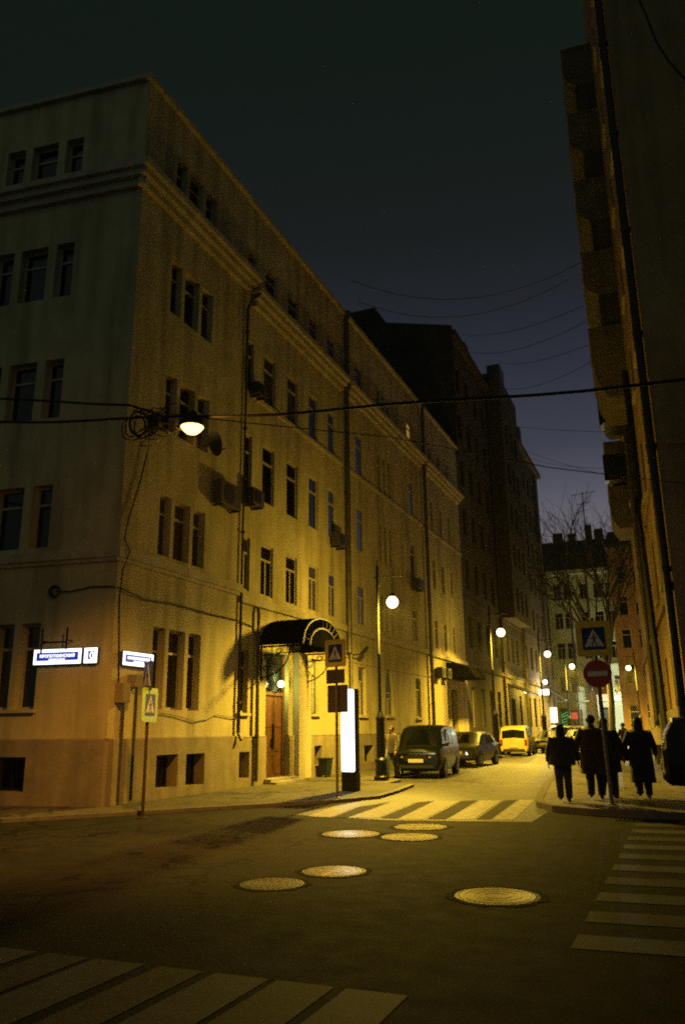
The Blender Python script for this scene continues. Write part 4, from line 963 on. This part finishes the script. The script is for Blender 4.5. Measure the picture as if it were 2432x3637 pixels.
# ------------------------------------------------------------------ traffic signs
def rrect(wd, h, r, n=5):
    pts = []
    for cx_, cz_, a0 in ((wd/2-r, h/2-r, 0), (-wd/2+r, h/2-r, 90), (-wd/2+r, -h/2+r, 180), (wd/2-r, -h/2+r, 270)):
        for i in range(n+1):
            a = R(a0+90*i/n); pts.append((cx_+r*math.cos(a), cz_+r*math.sin(a)))
    return pts
def plate(pts, y0, y1, z):
    b = MB(); b.prism([(p[0], y0, p[1]+z) for p in pts], (0, y1-y0, 0)); return b
def crossing_board(t, z, wd, h, yellow, tilt=0):
    """board facing local -Y"""
    bd_ = plate(rrect(wd, h, .06), -.045, -.03, z).build('board', yellow, t)
    s = (min(wd, h)*.66 if yellow is not M_blue else wd*.97)
    plate(rrect(s, s, .02), -.0475, -.0455, z).build('blue_square', M_blue, bd_)
    tri = [(-s*.43, -s*.36), (s*.43, -s*.36), (0, s*.42)]; plate(tri, -.0505, -.048, z).build('triangle', M_white, bd_)
    b = MB(); q = s*.01
    def pg(pts): b.prism([(p[0]*s, -.0535, p[1]*s+z) for p in pts], (0, .0025, 0))
    pg([(.045*math.cos(i*.785)+.02, .17+.045*math.sin(i*.785)) for i in range(8)])
    pg([(-.03, .11), (.06, .11), (.05, -.07), (-.03, -.07)])
    pg([(-.03, -.075), (.02, -.075), (-.09, -.3), (-.15, -.3)]); pg([(.0, -.075), (.05, -.075), (.14, -.3), (.08, -.3)])
    pg([(-.035, .1), (-.035, .05), (-.12, -.05), (-.15, -.02)]); pg([(.065, .1), (.065, .05), (.13, -.04), (.16, -.01)])
    for i in range(4): pg([(-.27+i*.155, -.345), (-.2+i*.155, -.345), (-.2+i*.145, -.31), (-.265+i*.145, -.31)])
    b.build('walking_figure', M_picto, bd_)
    return bd_
def pole(t, h, r=.032, m=None):
    b = MB(); b.tube([(0, 0, 0), (0, 0, h)], r, 10); b.lathe([(r*1.15, h), (r*1.15, h+.02)], (0, 0, 0), 10); b.lathe([(.09, 0), (.09, .015), (r*1.3, .03)], (0, 0, 0), 12); return b.build('pole', m or M_steel, t, smooth=True)
M_poleB = mat('rusty_brown_pole', (0.055, 0.032, 0.02), .6, var=.3, scale=8)
s1 = root('crossing_sign', 'lime framed pedestrian crossing sign on a brown pole at the building corner, seen side on', 'traffic sign', tuple(w(-9.51, 13.14, .0)), R(99), local=True)
pole(s1, 3.05, .034, M_poleB)
crossing_board(s1, 2.18, .66, .68, M_lime)
up = crossing_board(s1, 2.76, .6, .6, M_blue)
for o in [up]: o.rotation_euler = (0, 0, R(-137))
s2 = root('crossing_sign', 'pedestrian crossing sign with the backs of two plates below, before the white totem', 'traffic sign', tuple(w(-7.41, 17.47, .066)), R(-16), local=True)
pole(s2, 3.75, .034)
crossing_board(s2, 3.43, .66, .68, M_yellow)
b = plate(rrect(.58, .34, .02), -.045, -.035, 2.86); b.build('plate_back', M_signback, s2)
b = plate(rrect(.64, .66, .03), .036, .046, 2.32); b.build('plate_back', M_signback, s2)
s3 = root('crossing_sign', 'yellow framed pedestrian crossing sign above a round no entry sign, beside the pedestrians', 'traffic sign', tuple(w(-1.47, 16.88, .113)), R(4), local=True)
pole(s3, 3.78, .045); s3.rotation_euler = (0, R(-1.0), R(4))
crossing_board(s3, 3.36, .72, .74, M_yellow)
b = MB(); b.lathe([(.29, -.045), (.29, -.033)], (0, 0, 2.62), 36, 'y'); d_ = b.build('no_entry_disc', M_red, s3)
plate(rrect(.40, .1, .008), -.048, -.0455, 2.62).build('white_bar', M_white, d_)

# ------------------------------------------------------------------ white light totem
t = root('light_totem', 'tall glowing white light box totem on a black foot by the kerb', 'light totem', tuple(w(-7.94, 19.6, .066)), R(-12), local=True)
b = MB(); b.prism([(p[0], -.1, p[1]+.24) for p in rrect(.47, .48, .03)], (0, .2, 0)); b.build('foot', M_black, t)
b = MB(); b.box(-.235, .235, -.085, .085, .48, 2.66); b.build('case', M_black, t, bevel=.01)
for y0, y1, mt_ in ((-.1, -.086, M_totem), (.086, .1, M_totem2)):
    b = MB(); b.prism([(p[0]-.02, y0, p[1]+1.57) for p in rrect(.42, 2.16, .05)], (0, y1-y0, 0)); b.build('lit_panel', mt_, t)

# ------------------------------------------------------------------ vehicles
M_tyre = mat('tyre_rubber', (.012, .012, .012), .8, var=.2); M_rim = mat('alloy_rim', (.3, .29, .27), .35, metal=.8, var=.2)
M_chrome = mat('chrome_trim', (.6, .56, .48), .14, metal=1.0, var=.05); M_lens = mat('lamp_lens', (.35, .34, .3), .12, metal=.3, var=.2)
M_tail = mat('tail_lens', (.22, .01, .008), .2, var=.2); M_plateM = mat('number_plate', (.45, .44, .38), .5, var=.1); M_plastic = mat('black_plastic', (.012, .012, .012), .5, var=.2)
def paint(name, c, rough=.22): return mat(name, c, rough, metal=.25, var=.08, scale=2, spec=.6)
def car(name, label, cat, loc, rz, body, L, Wd, H, st, glass_x, wheels, front=True, group='cars parked along the left kerb', strip=False, lit=False, shelf=.0):
    """st: list of (x, zlow, zbelt, zroof, hw, hwr); +X is the front"""
    t = root(name, label, cat, (0, 0, 0), local=True, group=group)
    rings = []
    for x, zl, zb, zr, hw, hr in st:
        h = [(x, -hw*.9, zl), (x, -hw*.985, zl+.16), (x, -hw, (zl+zb)/2+.05), (x, -hw*.965, zb), (x, -(hr+.02), max(zb, zr-.07)), (x, -hr*.8, zr), (x, -hr*.3, zr+.015)]
        rings.append(h + [(p[0], -p[1], p[2]) for p in reversed(h)])
    b = MB(); b.loft(rings); bo = b.build('body', body, t, smooth=True, angle=28)
    def at(x, i):
        for a, c in zip(rings, rings[1:]):
            if min(a[0][0], c[0][0]) <= x <= max(a[0][0], c[0][0]) and a[0][0] != c[0][0]:
                f_ = (x-a[0][0])/(c[0][0]-a[0][0]); return Vector(a[i]).lerp(Vector(c[i]), f_)
        return Vector(rings[0][i])
    (ws0, ws1, rw1, rw0), posts = glass_x
    for sgn, nm in ((-1, 'side_window'), (1, 'side_window')):
        xs_ = posts
        for x0, x1 in zip(xs_, xs_[1:]):
            b = MB(); q = []
            for x, f_ in ((x0-.04, .1), (x1+.04, .1), (x1+.04, .9), (x0-.04, .9)):
                lo, hi = at(x, 3), at(x, 4); p = lo.lerp(hi, f_); p.y = p.y-.008; q.append(p if sgn < 0 else Vector((p.x, -p.y, p.z)))
            b.poly(q); b.build(nm, M_glass, t)
    for nm, xa, xb in (('windscreen', ws0, ws1), ('rear_window', rw0, rw1)):
        b = MB(); off = .012 if xa > xb else -.012
        lo, hi = at(xa, 4), at(xb, 4); loc_, hic = at(xa, 6), at(xb, 6)
        rows = []
        for f_ in (.06, .5, .92):
            e = lo.lerp(hi, f_); c_ = loc_.lerp(hic, f_); e.y *= .93
            row = []
            for g_ in (-1, -.4, 0, .4, 1):
                p = Vector((e.x+(c_.x-e.x)*(1-abs(g_)), abs(e.y)*g_, e.z+(c_.z-e.z)*(1-abs(g_)))); p += Vector((off*1.4, 0, .012)); row.append(p)
            rows.append(row)
        for r0, r1 in zip(rows, rows[1:]):
            for j in range(4): b.quad(r0[j], r0[j+1], r1[j+1], r1[j])
        b.build(nm, M_glass, t, smooth=True)
    wr = wheels[2]
    for x in wheels[:2]:
        for sgn in (-1, 1):
            hw = abs(at(x, 2).y); y0 = sgn*(hw+.012); d = -sgn
            b = MB(); b.lathe([(wr*.62, 0), (wr*.9, .0), (wr, d*.03), (wr, d*.19), (wr*.9, d*.21)], (x, y0, wr), 22, 'y'); wo = b.build('wheel', M_tyre, t, smooth=True)
            b = MB(); b.lathe([(.05, d*.0), (wr*.6, d*.012), (wr*.63, d*-.003)], (x, y0, wr), 18, 'y')
            for k_ in range(5):
                a = k_*1.2566; b.hexa([(x+math.cos(a+s_)*rr_, y0+e_, wr+math.sin(a+s_)*rr_) for e_ in (-sgn*.004, sgn*.006) for s_, rr_ in ((-.35, .06), (-.09, wr*.6), (.09, wr*.6), (.35, .06))])
            b.build('rim', M_rim, wo)
            b = MB(); b.lathe([(wr+.055, 0), (wr+.055, -d*.004), (wr, -d*.004)], (x, sgn*(hw+.004), wr+.015), 24, 'y'); b.build('wheel_arch', M_plastic, t)
    xf, xr = st[-1][0], st[0][0]
    hwf = st[-1][4]; zb = st[-1][2]
    for sgn in (-1, 1):
        b = MB(); zc = zb-.08
        b.hexa([(xf-.16, sgn*(hwf*.62), zc-.09), (xf+.015, sgn*(hwf*.60), zc-.09), (xf-.03, sgn*hwf*.985, zc-.03), (xf-.3, sgn*(hwf+.03), zc-.02), (xf-.2, sgn*(hwf*.62), zc+.06), (xf+.0, sgn*(hwf*.60), zc+.05), (xf-.05, sgn*hwf*.98, zc+.08), (xf-.32, sgn*(hwf+.025), zc+.1)])
        b.build('headlight', (M_park if lit == 'park' else M_head) if lit else M_lens, t)
        zt = st[0][2]-.05; hwr = st[0][4]
        b = MB(); b.box(xr-.012, xr+.12, sgn*hwr*.98 if sgn > 0 else -hwr*1.005, sgn*hwr*1.005 if sgn > 0 else -hwr*.98, zt-.3, zt+.1) if False else b.hexa([(xr-.015, sgn*hwr*.8, zt-.28), (xr+.02, sgn*hwr*.8, zt-.28), (xr+.1, sgn*hwr*1.01, zt-.28), (xr-.012, sgn*hwr*.99, zt-.28), (xr-.015, sgn*hwr*.8, zt+.08), (xr+.02, sgn*hwr*.8, zt+.08), (xr+.1, sgn*hwr*1.01, zt+.08), (xr-.012, sgn*hwr*.99, zt+.08)])
        b.build('tail_light', M_tail, t)
        xm = ws0-.12; pm = at(xm, 3)
        b = MB(); b.hexa([(xm-.02, sgn*(abs(pm.y)-.02), pm.z+.03), (xm+.1, sgn*(abs(pm.y)-.02), pm.z+.03), (xm+.08, sgn*(abs(pm.y)+.2), pm.z+.05), (xm, sgn*(abs(pm.y)+.2), pm.z+.05), (xm-.02, sgn*(abs(pm.y)-.02), pm.z+.12), (xm+.1, sgn*(abs(pm.y)-.02), pm.z+.12), (xm+.07, sgn*(abs(pm.y)+.2), pm.z+.2), (xm, sgn*(abs(pm.y)+.2), pm.z+.2)]); b.build('mirror', body, t, bevel=.015)
        for xh in ((posts[0]+posts[1])/2-.25, (posts[1]+posts[2])/2-.25) if len(posts) > 2 else ():
            p = at(xh, 3); b = MB(); b.box(xh-.09, xh+.09, sgn*(abs(p.y)+.0)-.02, sgn*(abs(p.y)+.0)+.02, p.z-.13, p.z-.1); b.build('door_handle', M_chrome, t)
    for xx, sg in ((xf, 1), (xr, -1)):
        zl = st[-1][1] if sg > 0 else st[0][1]; hw = st[-1][4] if sg > 0 else st[0][4]
        b = MB(); b.box(min(xx, xx+sg*.03), max(xx, xx+sg*.03), -hw*.8, hw*.8, zl+.02, zl+.12); b.build('bumper', M_plastic, t)
        b = MB(); b.box(min(xx+sg*.03, xx+sg*.045), max(xx+sg*.03, xx+sg*.045), -.26, .26, zl+.2, zl+.32); b.build('number_plate', M_plateM, t)
    b = MB()
    for i in range(4): b.box(xf, xf+.02, -hwf*.55, hwf*.55, zb-.26+i*.05, zb-.235+i*.05)
    b.build('grille', M_chrome if not strip else M_plastic, t)
    if strip:
        b = MB(); b.box(xf-.02, xf+.035, -hwf*.92, hwf*.92, zb-.06, zb+.0); b.build('chrome_strip', M_chrome, t, bevel=.01)
    b = MB(); b.quad((xr+.1, -.7, st[2][1]-.0), (xf-.1, -.7, st[2][1]), (xf-.1, .7, st[2][1]), (xr+.1, .7, st[2][1])); b.build('underside', M_plastic, t)
    t.location = loc; t.rotation_euler = (0, 0, rz)
    return t
M_carblk = paint('black_car_paint', (.0025, .0028, .0028)); M_cargrey = paint('grey_car_paint', (.035, .032, .026)); M_caryel = paint('yellow_car_paint', (.60, .47, .12), .3); M_carwht = paint('white_car_paint', (.6, .59, .55)); M_carnavy = paint('dark_green_car_paint', (.0022, .003, .0028))
VAN = [(-2.2, .32, .95, 1.0, .80, .70), (-2.12, .28, 1.02, 1.62, .86, .70), (-1.9, .26, 1.03, 1.74, .87, .69), (0, .24, 1.03, 1.78, .88, .70), (.75, .24, 1.03, 1.74, .88, .69), (1.0, .24, 1.03, 1.66, .88, .68), (1.62, .25, 1.02, 1.06, .87, .74), (1.95, .26, .98, 1.01, .85, .7), (2.12, .28, .93, .96, .81, .6), (2.2, .34, .86, .88, .75, .5)]
HATCH = [(-2.05, .34, .88, .92, .78, .66), (-1.97, .3, .95, 1.02, .84, .68), (-1.55, .27, .97, 1.42, .87, .62), (-.6, .25, .95, 1.50, .88, .62), (.2, .25, .94, 1.47, .88, .62), (.42, .25, .94, 1.42, .88, .62), (1.12, .26, .94, .98, .87, .72), (1.7, .27, .88, .92, .85, .68), (1.98, .3, .78, .82, .79, .55), (2.06, .36, .7, .73, .72, .45)]
SEDAN = [(-2.3, .36, .9, .93, .76, .62), (-2.22, .3, .95, .99, .83, .68), (-1.65, .27, .97, 1.02, .87, .68), (-1.0, .25, .95, 1.4, .88, .6), (-.3, .25, .94, 1.46, .88, .6), (.25, .25, .93, 1.42, .88, .6), (1.05, .26, .93, .97, .87, .72), (1.7, .27, .87, .91, .85, .68), (2.15, .3, .77, .8, .8, .55), (2.25, .36, .68, .71, .72, .45)]
SUV = [(-2.2, .42, 1.02, 1.06, .82, .7), (-2.12, .36, 1.1, 1.4, .88, .7), (-1.95, .34, 1.1, 1.7, .9, .68), (-.5, .32, 1.09, 1.76, .92, .68), (.35, .32, 1.08, 1.72, .92, .68), (.6, .32, 1.08, 1.66, .92, .67), (1.2, .33, 1.07, 1.12, .91, .76), (1.85, .35, 1.02, 1.06, .89, .72), (2.15, .38, .93, .96, .84, .6), (2.22, .44, .84, .86, .78, .5)]
car('parked_minivan', 'dark boxy minivan parked nearest, facing the camera with chrome strip', 'minivan', w(-8.35, 27.7), R(-84), M_carnavy, 4.4, 1.75, 1.78, VAN, ((1.62, 1.0, -2.125, -2.195), [.95, .1, -.85, -1.85]), (1.35, -1.35, .31), strip=True)
car('parked_car', 'dark hatchback with its headlights on parked behind the minivan, facing the camera', 'car', w(-8.8, 35.6), R(-93), M_cargrey, 4.1, 1.75, 1.5, HATCH, ((1.12, .42, -1.55, -1.97), [.35, -.4, -1.25]), (1.28, -1.3, .31), lit='park')
car('parked_van', 'yellow van seen from behind, parked past the second street lamp', 'van', w(-9.2, 48.8), R(94), M_caryel, 4.4, 1.75, 1.78, VAN, ((1.62, 1.0, -2.125, -2.195), [.95, .1, -.85, -1.85]), (1.35, -1.35, .33))
car('parked_car', 'dark sedan parked right of the yellow van with glinting bonnet', 'car', w(-8.2, 54.5), R(-92), M_carblk, 4.5, 1.75, 1.46, SEDAN, ((1.05, .25, -1.0, -1.65), [.2, -.4, -.95]), (1.38, -1.4, .31))
car('parked_car', 'dark sports utility car far down the street beyond the sedan', 'car', w(-8.6, 63), R(-92), M_carblk, 4.4, 1.8, 1.76, SUV, ((1.2, .6, -1.95, -2.14), [.5, -.4, -1.3, -1.85]), (1.38, -1.4, .36))
car('moving_car', 'white sedan coming with glaring headlights, behind the pedestrians', 'car', w(-7.3, 61.0), R(-84), M_carwht, 4.5, 1.75, 1.46, SEDAN, ((1.05, .25, -1.0, -1.65), [.2, -.4, -.95]), (1.38, -1.4, .31), lit=True, group='cars far down the street')
car('moving_car', 'black off road car behind the white sedan', 'car', w(-7.9, 68), R(-88), M_carblk, 4.4, 1.8, 1.76, SUV, ((1.2, .6, -1.95, -2.14), [.5, -.4, -1.3, -1.85]), (1.38, -1.4, .36), group='cars far down the street')
car('parked_car', 'dark car at the right kerb far away behind the sign pole', 'car', w(-5.5, 62), R(86), M_carblk, 4.5, 1.75, 1.46, SEDAN, ((1.05, .25, -1.0, -1.65), [.2, -.4, -.95]), (1.38, -1.4, .31), group='cars far down the street')
car('parked_car', 'black car half out of frame at the right edge, against the wall', 'car', w(1.55, 18.35, .113), R(3), M_carblk, 4.4, 1.8, 1.5, SUV, ((1.2, .6, -1.95, -2.14), [.5, -.4, -1.3, -1.85]), (1.38, -1.4, .36), group='cars on the right pavement')

# ------------------------------------------------------------------ people
M_skin = mat('skin', (.36, .2, .13), .6, var=.1); M_hair = mat('dark_hair', (.014, .01, .008), .6, var=.3, scale=20)
M_cblack = mat('black_coat_cloth', (.012, .012, .012), .9, var=.3, scale=14, bump=.3); M_cred = mat('dark_red_coat_cloth', (.045, .016, .011), .9, var=.3, scale=14, bump=.3)
M_cjean = mat('dark_jeans', (.02, .02, .022), .9, var=.3, scale=14); M_cwhite = mat('cream_puffer_cloth', (.8, .68, .4), .8, var=.15, scale=8, bump=.3); M_cbrown = mat('brown_coat_cloth', (.03, .015, .008), .9, var=.3, scale=12, bump=.2)
M_shoe = mat('black_shoe', (.01, .01, .01), .5, var=.2); M_eye = mat('dark_eye', (.01, .01, .01), .2, var=.05)
for m_ in (M_cblack, M_cred, M_cjean, M_cbrown):
    b_ = m_.node_tree.nodes['Principled BSDF']; b_.inputs['Sheen Weight'].default_value = .6; b_.inputs['Sheen Roughness'].default_value = .45
def ring(cx_, cy_, z, rx, ry, n=16): return [(cx_+rx*math.cos(2*math.pi*i/n), cy_+ry*math.sin(2*math.pi*i/n), z) for i in range(n)]
def person(label, loc, rz, h, legs, coat, trousers, stride=.0, coat_len=.85, group=None, hair_long=False, arms=((.1, 0), (.1, 0)), hood=False, bulk=1.0, bag=None, flare=1.0):
    """local +Y is the way the person faces. arms: (swing forward angle, abduction) for left,right"""
    t = root('person', label, 'person', (0, 0, 0), local=True, group=group)
    s = h/1.75
    V, E, Rd = [], [], []
    def add(p, r, par=None):
        V.append(Vector(p)*s); Rd.append(r*s)
        if par is not None: E.append((par, len(V)-1))
        return len(V)-1
    pel = add((0, 0, .95), .135); wai = add((0, 0, 1.1), .12, pel); che = add((0, .0, 1.3), .14, wai); nb = add((0, -.01, 1.46), .07, che); nk = add((0, .0, 1.53), .055, nb); hd = add((0, .02, 1.62), .085, nk); ht = add((0, .0, 1.70), .075, hd)
    add((0, .115, 1.615), .018, hd); add((-.085, -.005, 1.62), .02, hd); add((.085, -.005, 1.62), .02, hd)
    hands = []; feet = []; armp = []
    for sg, (sw, ab) in ((-1, arms[0]), (1, arms[1])):
        sh = add((sg*.17, -.01, 1.41), .065, che)
        d1 = Vector((sg*math.sin(ab+.08), math.sin(sw), -math.cos(sw))).normalized(); el = Vector((sg*.19, -.01, 1.40))+d1*.29
        d2 = Vector((sg*math.sin(ab*.4), math.sin(sw+.3), -math.cos(sw+.3))).normalized(); wr = el+d2*.25
        a1 = add(el, .042, sh); a2 = add(wr, .028, a1); pm = wr+d2*.07; a3 = add(pm, .03, a2)
        armp.append((Vector((sg*.17, -.01, 1.41)), el, wr))
        sd = Vector((0, 1, 0)) if abs(d2.y) < .8 else Vector((0, 0, 1)); sd = (sd - d2*sd.dot(d2)).normalized()
        for q, L_ in ((-.03, .075), (-.01, .088), (.011, .082), (.03, .062)):
            k1 = add(pm+sd*q+d2*.03, .0095, a3); k2 = add(pm+sd*q+d2*(.03+L_*.5)+Vector((-sg*.008, 0, 0)), .009, k1); add(pm+sd*q*.9+d2*(.03+L_)+Vector((-sg*.03, 0, 0)), .0075, k2)
        th = add(wr+d2*.03+sd*.035, .011, a2); add(wr+d2*.08+sd*.06+Vector((-sg*.012, 0, 0)), .009, th)
    for sg in (-1, 1):
        f_ = stride*sg
        hip = add((sg*.09, 0, .9), .095, pel); kn = Vector((sg*.1, .06+math.sin(f_)*.43, .5+.02*abs(f_))); an = Vector((sg*.1, math.sin(f_)*.86-(.1 if f_ < 0 else 0), .09+(.06 if f_ < 0 else 0)))
        k1 = add(kn, .062, hip); a1 = add(an, .042, k1); add(an+Vector((0, .14, -.05)), .035, a1); feet.append(an); 
        armp.append((Vector((sg*.09, 0, .92)), kn, an))
    me = bpy.data.meshes.new('body'); me.from_pydata(V, E, []); ob_ = bpy.data.objects.new('body', me); COL.objects.link(ob_)
    md = ob_.modifiers.new('skin', 'SKIN'); md.use_smooth_shade = True
    for i, r_ in enumerate(Rd): me.skin_vertices[0].data[i].radius = (r_, r_)
    me.skin_vertices[0].data[0].use_root = True
    ob_.modifiers.new('sub', 'SUBSURF').render_levels = 1
    me.materials.append(M_skin); ob_.parent = t
    # trousers
    b = MB()
    for A_, B_, C_ in armp[2:]: b.tube([A_*s, (A_.lerp(B_, .5))*s, B_*s, (B_.lerp(C_, .5))*s, (C_+Vector((0, 0, -.02)))*s], [.12*s, .112*s, .096*s, .09*s, .08*s], 12)
    b.loft([ring(0, 0, z*s, rx*s, ry*s) for z, rx, ry in ((.84, .12, .1), (.92, .18, .14), (1.04, .17, .13))]); b.build('trousers', trousers, t, smooth=True, angle=60)
    for an in feet:
        b = MB(); b.loft([ring(an.x*s, (an.y+dy)*s, 0, 0, 0)[:0] or [((an.x+rx*math.cos(2*math.pi*i/10))*s, (an.y+dy)*s, (an.z-.09+max(.0, .045*hh+hh*.045*math.sin(2*math.pi*i/10)))*s) for i in range(10)] for dy, rx, hh in ((-.07, .03, .8), (-.03, .043, 1.2), (.06, .046, 1.0), (.14, .047, .75), (.19, .03, .5))]); b.build('shoe', M_shoe, t, smooth=True, angle=60)
    # coat with sleeves
    cl = coat_len; b = MB(); rs = []
    zs_ = [(1.47, .085, .075), (1.44, .16, .10), (1.39, .20, .125), (1.25, .205, .145), (1.08, .19, .145), (.95, .205, .155)]
    z = .95
    while z > cl+.02:
        z = max(cl, z-.13); f_ = (.95-z); zs_.append((z, (.205+.07*f_*flare), (.155+.09*f_*flare)))
    rs = [ring(0, 0, z*s, rx*s*bulk, ry*s*bulk, 18) for z, rx, ry in zs_]
    b.loft(rs)
    for A_, B_, C_ in armp[:2]: b.tube([(A_+Vector((0, 0, .02)))*s, A_.lerp(B_, .5)*s, B_*s, B_.lerp(C_, .5)*s, B_.lerp(C_, .95)*s], [.082*s*bulk, .074*s*bulk, .064*s*bulk, .056*s*bulk, .05*s*bulk], 12)
    b.tube([(0, -.01, 1.43*1)[0:2]+(1.43*s,), (0, 0, 1.52*s)], [.1*s, .075*s], 12)
    b.build('coat', coat, t, smooth=True, angle=60)
    # hair, eyes
    b = MB(); b.ball((0, -.012*s, 1.655*s), .1*s, .112*s, .1*s, 16, 10)
    if hair_long: b.loft([ring(0, -.055*s, z*s, rx*s, ry*s) for z, rx, ry in ((1.66, .085, .05), (1.55, .1, .055), (1.42, .105, .055), (1.3, .085, .04), (1.22, .04, .02))])
    b.build('hair' if not hood else 'hood', M_hair if not hood else coat, t, smooth=True, angle=60)
    b = MB(); b.ball((-.032*s, .098*s, 1.635*s), .011*s, seg=8, rings=6); b.ball((.032*s, .098*s, 1.635*s), .011*s, seg=8, rings=6); b.build('eyes', M_eye, t)
    b = MB(); b.box(-.025*s, .025*s, .098*s, .106*s, 1.572*s, 1.58*s); b.build('mouth', M_cred, t)
    t.location = loc; t.rotation_euler = (0, 0, rz)
    if bag:
        tb = root('handbag', bag[1], 'handbag', (0, 0, 0), local=True); b = MB(); x_, y_, z_ = bag[0]
        b.loft([[(x_+rx*math.cos(2*math.pi*i/12)*1, y_+ry*math.sin(2*math.pi*i/12), z) for i in range(12)] for z, rx, ry in ((z_-.14, .1, .05), (z_-.1, .15, .08), (z_+.06, .15, .075), (z_+.13, .1, .05))]); b.build('bag_body', M_cblack, tb, smooth=True)
        b = MB(); b.tube([(x_-.08, y_, z_+.12), (x_*.95, y_, z_+.36), (x_+.07, y_, z_+.12)], .012, 6); b.build('strap', M_cblack, tb)
        tb.location = loc; tb.rotation_euler = (0, 0, rz)
    return t
GP = 'pedestrians on the right hand pavement'
Z = .113
person('person in a dark padded jacket and jeans standing at the kerb, leftmost of the group', w(-2.4, 17.34, Z), R(10), 1.6, None, M_cblack, M_cjean, .10, .80, GP, arms=((.05, .26), (.15, .45)), bulk=1.48, hair_long=True)
person('tall person in a long dark red coat just left of the sign pole', w(-1.86, 18.1, Z), R(4), 1.8, None, M_cred, M_cjean, .16, .52, GP, arms=((-.1, .5), (.1, .3)), bulk=1.36, flare=.8)
person('person in a long black coat half hidden behind the sign pole', w(-1.63, 18.4, Z), R(-12), 1.74, None, M_cblack, M_cjean, .12, .55, GP, arms=((.35, .25), (-.15, .5)), bulk=1.42, hair_long=True, flare=.9)
person('long haired person in a long black coat with a bag, right of the sign', w(-.95, 18.5, Z), R(6), 1.74, None, M_cblack, M_cjean, .06, .34, GP, arms=((.1, .42), (.3, .3)), bulk=1.22, hair_long=True, flare=.6, bag=((-.33, .02, .93), 'black handbag at the left hip of the long haired person'))
person('person in a bright cream puffer jacket walking away farther off', w(-1.0, 33.5, Z), R(0), 1.76, None, M_cwhite, M_cjean, .3, .82, GP, bulk=1.3, hood=False, arms=((.3, .2), (-.2, .2)))
person('person in a pale coat beyond the long haired one, walking away', w(-2.0, 35.8, Z), R(3), 1.7, None, M_cwhite, M_cjean, .25, .75, GP, bulk=1.05, arms=((.3, .1), (-.2, .1)))
person('person in a brown coat striding across the pavement behind the group', w(-2.6, 38.5, Z), R(60), 1.72, None, M_cbrown, M_cjean, .42, .7, GP, bulk=1.0, arms=((.6, .1), (-.5, .1)))
person('person in a tan jacket behind the nearest street lamp post', w(-8.62, 24.75, .066), R(170), 1.7, None, M_cbrown, M_cjean, .2, .85, 'people on the left pavement', arms=((.2, .1), (.6, .3)))
person('small dark person far off beyond the yellow van', w(-9.6, 68, .066), R(190), 1.74, None, M_cblack, M_cjean, .2, .7, 'people on the left pavement', arms=((.2, .1), (-.2, .1)))
person('small person in brown far off in front of the pale green building', w(-9.4, 76, .066), R(180), 1.74, None, M_cbrown, M_cjean, .2, .7, 'people on the left pavement', arms=((.2, .1), (-.2, .1)))

# ------------------------------------------------------------------ thin city haze (lit by the lamps)
hz = bpy.data.materials.new('night_haze'); hz.use_nodes = True; nt = hz.node_tree; nt.nodes.clear()
o = nt.nodes.new('ShaderNodeOutputMaterial'); v = nt.nodes.new('ShaderNodeVolumePrincipled')
v.inputs['Color'].default_value = (0.9, 0.92, 0.88, 1); v.inputs['Density'].default_value = HAZE; v.inputs['Anisotropy'].default_value = 0.0
nt.links.new(v.outputs[0], o.inputs['Volume'])
b = MB(); b.box(-95, 85, -45, 175, -1.2, 44)
tag(b.build('haze', hz), kind='stuff')
